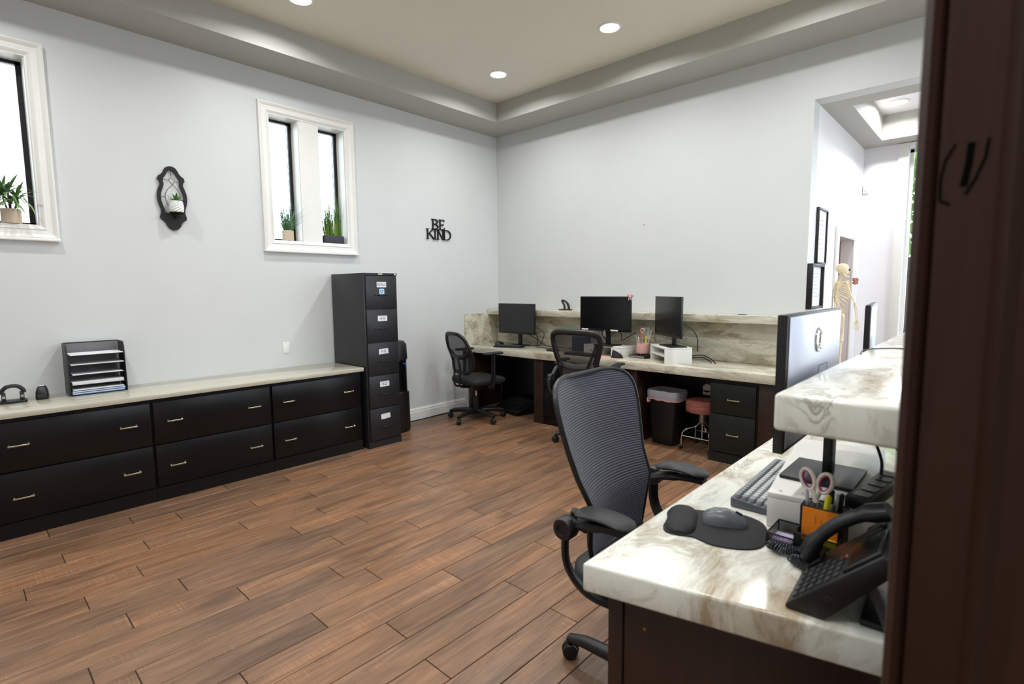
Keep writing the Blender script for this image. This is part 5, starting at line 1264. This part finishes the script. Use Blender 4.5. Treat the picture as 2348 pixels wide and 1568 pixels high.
# middle chair
oB = [(0.50, 0.135), (0.56, 0.160), (0.64, 0.172), (0.72, 0.180), (0.80, 0.205), (0.88, 0.228), (0.93, 0.234), (0.965, 0.224), (0.985, 0.190), (0.994, 0.12)]
cb, bxB = loop_chair('black mesh office chair at the middle of the back desk', (1.842, -0.755, 0), R(93), oB, 0.50, 0.16, (-0.20, 0.21, 0.48), 'flip', rot=R(52), zs=0.41, frame_r=0.020)
MB().tube(curve([(bxB(0.72, y_) - 0.004, y_, 0.705 + 0.018 * (y_ / 0.17) ** 2) for y_ in (-0.17, -0.09, 0, 0.09, 0.17)], 4), 0.013, 8, flat=1.8).build('lumbar_bar', P('grey lumbar bar', (74, 75, 78), 0.5), cb)
for s_ in (-1, 1):
    MB().tube(curve([(bxB(0.71, 0.05) - 0.008, s_ * 0.12, 0.70), (bxB(0.8, 0.15) - 0.01, s_ * 0.17, 0.80), (bxB(0.9, 0.2) - 0.006, s_ * 0.205, 0.90)], 4), 0.011, 8).build('back_strut', M['black_pl'], cb)
lw = []
for z_, y_ in ((0.50, 0.13), (0.56, 0.150), (0.63, 0.150), (0.685, 0.135)):
    f_ = [(bxB(z_, b) - 0.012, b, z_) for b in [y_ * (-1 + q / 4) for q in range(9)]]
    lw.append(f_ + [(p[0] - 0.006, p[1], p[2]) for p in reversed(f_)])
MB().loft(lw).build('lower_back_panel', P('grey back fabric', (58, 58, 62), 0.8, bump=0.2), cb, smooth=60)
MB().tube(curve([(-0.08, 0, 0.385), (-0.24, 0, 0.40), (-0.265, 0, 0.50), (-0.25, 0, 0.60)], 5), 0.024, 8, flat=0.6).build('back_spine', M['black_pl'], cb)
for s_ in (-1, 1):
    ar = MB().tube(curve([(-0.02, s_ * 0.18, 0.40), (-0.12, s_ * 0.25, 0.42), (-0.20, s_ * 0.275, 0.47), (-0.215, s_ * 0.28, 0.56), (-0.185, s_ * 0.28, 0.585)], 5), 0.017, 8, flat=0.7).build('arm_bracket', M['dark_grey'], cb)
    MB().lathe([(0.008, -0.02), (0.027, -0.02), (0.030, -0.014), (0.030, 0.014), (0.027, 0.02), (0.008, 0.02)], 20, M=T((-0.185, s_ * 0.28, 0.585)) @ Matrix.Rotation(PI / 2, 4, 'X')).build('hinge', M['dark_grey'], ar)
    ab = MB().tube(curve([(-0.18, s_ * 0.275, 0.585), (-0.115, s_ * 0.275, 0.655), (-0.04, s_ * 0.275, 0.690), (0.02, s_ * 0.275, 0.700)], 5), 0.016, 8).build('arm_beam', M['dark_grey'], cb)
    MB().loft([[(-0.11 + 0.20 * f, s_ * 0.275 + 0.036 * e * math.cos(a), 0.692 + 0.026 * f + 0.013 * e * math.sin(a) + 0.012 * math.sin(PI * f)) for a in [2 * PI * q / 12 for q in range(12)]] for f, e in ((0, 0.4), (0.08, 0.85), (0.25, 1), (0.5, 1), (0.75, 1), (0.92, 0.85), (1, 0.4))]).build('arm_pad', M['black_soft'], ab, smooth=60)
# left chair
oC = [(0.515, 0.085), (0.525, 0.135), (0.56, 0.172), (0.62, 0.196), (0.69, 0.205), (0.76, 0.203), (0.82, 0.190), (0.87, 0.165), (0.90, 0.125), (0.915, 0.075)]
cc, bxC = loop_chair('black mesh office chair with T arms near the corner', (0.465, -0.815, 0), R(80), oC, 0.515, 0.20, (-0.20, 0.26, 0.48), 'T', rot=R(55), zs=0.385)
MB().tube(curve([(bxC(0.66, y_) - 0.006, y_, 0.665 + 0.05 * (abs(y_) / 0.19) ** 1.5) for y_ in (-0.195, -0.12, -0.05, 0.05, 0.12, 0.195)], 4), 0.013, 8, flat=1.7).build('lumbar_bar', M['black_pl'], cc)
MB().box((bxC(0.66, 0) - 0.024, -0.035, 0.655), (bxC(0.66, 0) - 0.010, 0.035, 0.680), bev=0.003).build('adjuster', M['dark_grey'], cc)
for s_ in (-1, 1):
    MB().tube(curve([(-0.08, s_ * 0.045, 0.36), (-0.215, s_ * 0.045, 0.375), (-0.235, s_ * 0.05, 0.45), (-0.225, s_ * 0.055, 0.55), (-0.245, s_ * 0.05, 0.66)], 5), 0.010, 8).build('back_bar', M['black_pl'], cc)
    ar = MB().tube([(0.02, s_ * 0.20, 0.375), (0.03, s_ * 0.262, 0.38), (0.03, s_ * 0.272, 0.43), (0.03, s_ * 0.275, 0.70)], [0.018, 0.018, 0.019, 0.016], 8, flat=1.5).build('arm_post', M['black_pl'], cc)
    MB().loft([[(-0.085 + 0.23 * f, s_ * 0.272 + 0.040 * e * math.cos(a), 0.716 + 0.015 * e * math.sin(a)) for a in [2 * PI * q / 12 for q in range(12)]] for f, e in ((0, 0.4), (0.06, 0.85), (0.2, 1), (0.5, 0.92), (0.8, 1), (0.94, 0.85), (1, 0.4))]).build('arm_pad', M['black_soft'], ar, smooth=60)
# ================================================================== HALL BEYOND THE OPENING
# motion detector in the corner
md = thing('motion_detector', 'small white motion detector high in the hall corner', 'detector', (3.352, 1.9495, 2.335))
MB().box((-0.026, -0.022, -0.045), (0.026, 0, 0.045), bev=0.006).build('body', M['white_pl'], md)
MB().ball((0, -0.020, -0.012), (0.018, 0.010, 0.020), 12, 8).build('lens', P('frosted lens', (220, 218, 214), 0.3), md)
def picture(label, y0, y1, z0, z1, depth, bar_, printcol):
    t = thing('picture_frame', label, 'picture', (3.3205, (y0 + y1) / 2, (z0 + z1) / 2)); w = (y1 - y0) / 2; h = (z1 - z0) / 2
    for q in ((-w, -h, -w + bar_, h), (w - bar_, -h, w, h), (-w + bar_, -h, w - bar_, -h + bar_), (-w + bar_, h - bar_, w - bar_, h)):
        MB().box((0, q[0], q[1]), (depth, q[2], q[3]), bev=0.002).build('frame_bar', M['black_pl'], t)
    MB().box((0.001, -w + bar_, -h + bar_), (depth * 0.4, w - bar_, h - bar_)).build('print', M['paper'], t, smooth=0)
    pr = MB()
    for i in range(7): pr.box((depth * 0.4, -w * 0.5, h * (0.55 - i * 0.17)), (depth * 0.4 + 0.0005, w * (0.5 - 0.12 * (i % 3)), h * (0.60 - i * 0.17)))
    pr.build('print_text', P('print ' + label[:8], printcol, 0.8), t, smooth=0)
picture('upper black framed certificate on the hall wall', 0.20, 0.495, 1.535, 1.975, 0.022, 0.016, (206, 196, 196))
picture('lower black deep-framed picture at the edge of the hall opening', 0.012, 0.375, 1.178, 1.530, 0.040, 0.022, (200, 206, 214))

# half-size skeleton on a stand, facing right
SK = Vector((3.452, 0.56, 0.0))
sk = thing('skeleton_model', 'cream anatomical skeleton model standing in the hall', 'skeleton', tuple(SK), R(28))
s = 0.53
def zz(h): return 0.640 + h * s               # h = height on a 1.70 m skeleton
def bone(name, pts, r, n=8, mat='bone', parent=None, flat=1.0): return MB().tube([(p[0] * s, p[1] * s, zz(p[2])) for p in pts], r, n, flat=flat).build(name, M[mat], parent or sk, smooth=60)
# local +x = forward, +y = its left
skull = MB()
rr = []
for f, rx, ry, ox in ((1.535, 0.045, 0.040, 0.02), (1.56, 0.070, 0.058, 0.005), (1.60, 0.088, 0.070, -0.012), (1.64, 0.092, 0.074, -0.014), (1.675, 0.078, 0.064, -0.012), (1.695, 0.045, 0.038, -0.010), (1.702, 0.01, 0.01, -0.01)):
    rr.append([((ox + rx * math.cos(2 * PI * q / 18)) * s, ry * math.sin(2 * PI * q / 18) * s, zz(f)) for q in range(18)])
sko = skull.loft(rr).build('skull', M['bone'], sk, smooth=60)
MB().loft([[((0.052 + a * dx) * s, b * dy * s, zz(h)) for a, b in rrect(0.06, 0.085, 0.02, 3)] for h, dx, dy in ((1.545, 1, 0.9), (1.575, 1.1, 1.0), (1.61, 1.0, 1.05))]).build('face_bone', M['bone'], sko, smooth=60)
for s_ in (-1, 1): MB().ball((0.080 * s, s_ * 0.032 * s, zz(1.598)), (0.016 * s, 0.020 * s, 0.019 * s), 10, 6).build('eye_socket', M['brown'], sko)
MB().tube([(-0.005 * s, 0.048 * s, zz(1.575)), (0.01 * s, 0.046 * s, zz(1.515)), (0.075 * s, 0.022 * s, zz(1.492)), (0.084 * s, 0, zz(1.490)), (0.075 * s, -0.022 * s, zz(1.492)), (0.01 * s, -0.046 * s, zz(1.515)), (-0.005 * s, -0.048 * s, zz(1.575))], 0.011 * s, 6, flat=1.4).build('jaw', M['bone'], sko)
def spx(h): return -0.045 - 0.035 * math.sin((h - 0.95) / 0.55 * PI) + 0.05 * max(0, (h - 1.4) / 0.15) - (0.0 if h > 1.1 else -0.02)
for i in range(24):
    h = 0.985 + i * 0.0232; r = (0.026 - 0.0004 * i) * s
    v = MB().lathe([(r * 0.85, -0.010 * s), (r, -0.008 * s), (r * 0.9, 0), (r, 0.008 * s), (r * 0.85, 0.010 * s)], 10, (spx(h) * s, 0, zz(h)))
    v.tube([((spx(h) - 0.02) * s, 0, zz(h)), ((spx(h) - 0.052) * s, 0, zz(h - 0.012))], 0.006 * s, 6).tube([((spx(h) - 0.018) * s, -0.032 * s, zz(h)), ((spx(h) - 0.018) * s, 0.032 * s, zz(h))], 0.005 * s, 6)
    v.build('vertebra', M['bone'], sk, smooth=50)
for i in range(11):
    h = 1.43 - i * 0.026; w_ = 0.075 + 0.055 * math.sin(min(1, (i + 1) / 7) * PI / 2); dpt = 0.10 + 0.05 * math.sin(min(1, i / 6) * PI / 2); drop = 0.05 + 0.012 * i
    ext = 1.0 if i < 7 else 1.0 - 0.17 * (i - 6)
    for s_ in (-1, 1):
        pts = []
        for q in range(13):
            a = -PI * 0.96 + PI * 0.93 * ext * q / 12
            pts.append((spx(h) + 0.0 + dpt * 0.55 + dpt * 0.62 * math.cos(a), s_ * w_ * abs(math.sin(a)) + s_ * 0.012, h - drop * q / 12))
        bone('rib', pts, 0.0062 * s, 6, flat=1.4)
bone('sternum', [(0.085, 0, 1.405), (0.105, 0, 1.33), (0.112, 0, 1.22)], 0.018 * s, 8, flat=0.5)
for s_ in (-1, 1):
    bone('clavicle', [(0.085, s_ * 0.02, 1.412), (0.06, s_ * 0.09, 1.425), (0.0, s_ * 0.155, 1.42)], 0.0075 * s)
    sc_ = [(-0.075, 0.06, 1.40), (-0.02, 0.165, 1.415), (-0.06, 0.125, 1.33), (-0.085, 0.085, 1.245)]
    MB().loft([[(p[0] * s - d, s_ * p[1] * s, zz(p[2])) for p in sc_] for d in (0, 0.004)]).build('scapula', M['bone'], sk, smooth=0)
    fx = 0.10 if s_ == -1 else 0.0           # near (right) arm hangs slightly forward
    bone('humerus', [(0.0, s_ * 0.172, 1.408), (0.004 + fx * 0.1, s_ * 0.182, 1.38), (0.01 + fx * 0.5, s_ * 0.200, 1.22), (0.02 + fx, s_ * 0.208, 1.10), (0.02 + fx, s_ * 0.21, 1.085)], [0.020 * s, 0.014 * s, 0.010 * s, 0.013 * s, 0.019 * s])
    bone('ulna', [(0.015 + fx, s_ * 0.200, 1.085), (0.035 + fx, s_ * 0.205, 0.96), (0.05 + fx, s_ * 0.205, 0.845)], [0.011 * s, 0.007 * s, 0.008 * s])
    bone('radius', [(0.03 + fx, s_ * 0.222, 1.08), (0.055 + fx, s_ * 0.235, 0.96), (0.066 + fx, s_ * 0.228, 0.845)], [0.009 * s, 0.007 * s, 0.011 * s])
    MB().ball(((0.058 + fx) * s, s_ * 0.217 * s, zz(0.825)), (0.022 * s, 0.024 * s, 0.017 * s), 8, 6).build('wrist_bones', M['bone'], sk)
    for q in range(5):
        ox = (q - 2) * 0.0115; L = (0.10, 0.145, 0.155, 0.145, 0.12)[q]
        if q == 0: bone('finger', [(0.058 + fx + 0.015, s_ * 0.21, 0.815), (0.095 + fx, s_ * 0.20, 0.775), (0.108 + fx, s_ * 0.195, 0.735)], 0.006 * s, 6)
        else: bone('finger', [(0.058 + fx - ox, s_ * 0.217, 0.812), (0.064 + fx - ox * 1.7, s_ * 0.217, 0.812 - L * 0.5), (0.070 + fx - ox * 1.9, s_ * 0.212, 0.812 - L * 0.78), (0.068 + fx - ox * 1.9, s_ * 0.205, 0.812 - L)], [0.0062 * s, 0.0065 * s, 0.005 * s, 0.004 * s], 6)
    # pelvis wing, leg
    MB().loft([[(x_ * s, s_ * y_ * s, zz(h)) for x_, y_, h in l] for l in ([(-0.06, 0.03, 0.98), (-0.055, 0.09, 1.015), (0.0, 0.135, 1.02), (0.045, 0.135, 0.985)], [(-0.05, 0.035, 0.96), (-0.04, 0.085, 0.965), (0.01, 0.115, 0.955), (0.04, 0.115, 0.94)], [(-0.03, 0.04, 0.91), (-0.02, 0.07, 0.91), (0.01, 0.085, 0.905), (0.035, 0.05, 0.89)])], closed=False, cap=False).build('pelvis_wing', M['bone'], sk, smooth=60)
    bone('hip_bone', [(0.035, s_ * 0.05, 0.90), (0.02, s_ * 0.06, 0.845), (-0.02, s_ * 0.06, 0.83), (-0.03, s_ * 0.05, 0.90)], 0.013 * s)
    bone('femur', [(0.0, s_ * 0.085, 0.91), (-0.004, s_ * 0.135, 0.895), (0.0, s_ * 0.138, 0.84), (0.012, s_ * 0.115, 0.66), (0.004, s_ * 0.10, 0.52), (0.004, s_ * 0.10, 0.50)], [0.023 * s, 0.016 * s, 0.016 * s, 0.013 * s, 0.021 * s, 0.030 * s])
    bone('tibia', [(0.004, s_ * 0.095, 0.485), (0.0, s_ * 0.092, 0.44), (-0.002, s_ * 0.088, 0.25), (0.0, s_ * 0.086, 0.09)], [0.028 * s, 0.017 * s, 0.011 * s, 0.016 * s])
    bone('fibula', [(-0.015, s_ * 0.122, 0.46), (-0.015, s_ * 0.115, 0.25), (-0.01, s_ * 0.105, 0.08)], 0.006 * s)
    bone('foot', [(-0.05, s_ * 0.09, 0.03), (0.0, s_ * 0.09, 0.06), (0.06, s_ * 0.095, 0.035), (0.13, s_ * 0.10, 0.012)], [0.020 * s, 0.022 * s, 0.026 * s, 0.022 * s], flat=0.5)
bone('sacrum', [(-0.055, 0, 0.985), (-0.07, 0, 0.93), (-0.06, 0, 0.87)], [0.030 * s, 0.022 * s, 0.008 * s], flat=0.5)
MB().tube([(-0.062, 0, 0.03), (-0.062, 0, zz(1.30))], 0.006, 8).tube([(-0.062, 0, zz(0.93)), (-0.030, 0, zz(0.93))], 0.005, 6).build('stand_pole', M['chrome'], sk)
MB().lathe([(0.16, 0.001), (0.165, 0.008), (0.16, 0.02), (0.02, 0.032), (0.02, 0.05)], 32, (-0.062, 0, 0)).build('stand_base', M['black_pl'], sk)
ro = MB()
for i, (dy, dz, rr_) in enumerate(((0.0, 0.0, 20), (-0.012, 0.010, -25), (0.013, 0.008, 40), (-0.008, -0.013, 60), (0.011, -0.012, 5))):
    ro.cbox((0, 0, 0), (0.014, 0.022, 0.022), bev=0.003, M=T((0.004 * (i % 2), dy, dz), 0, R(rr_)))
rosette = ro.build('paper_rosette', P('copper paper', (156, 84, 60), 0.45), sk, smooth=0, label='copper brown paper rosette at the shoulder')
rosette.location = (0.062, -0.095, zz(1.425)); rosette.rotation_euler = (0, 0, R(-65)); rosette.scale = (1.1, 1.1, 1.1)
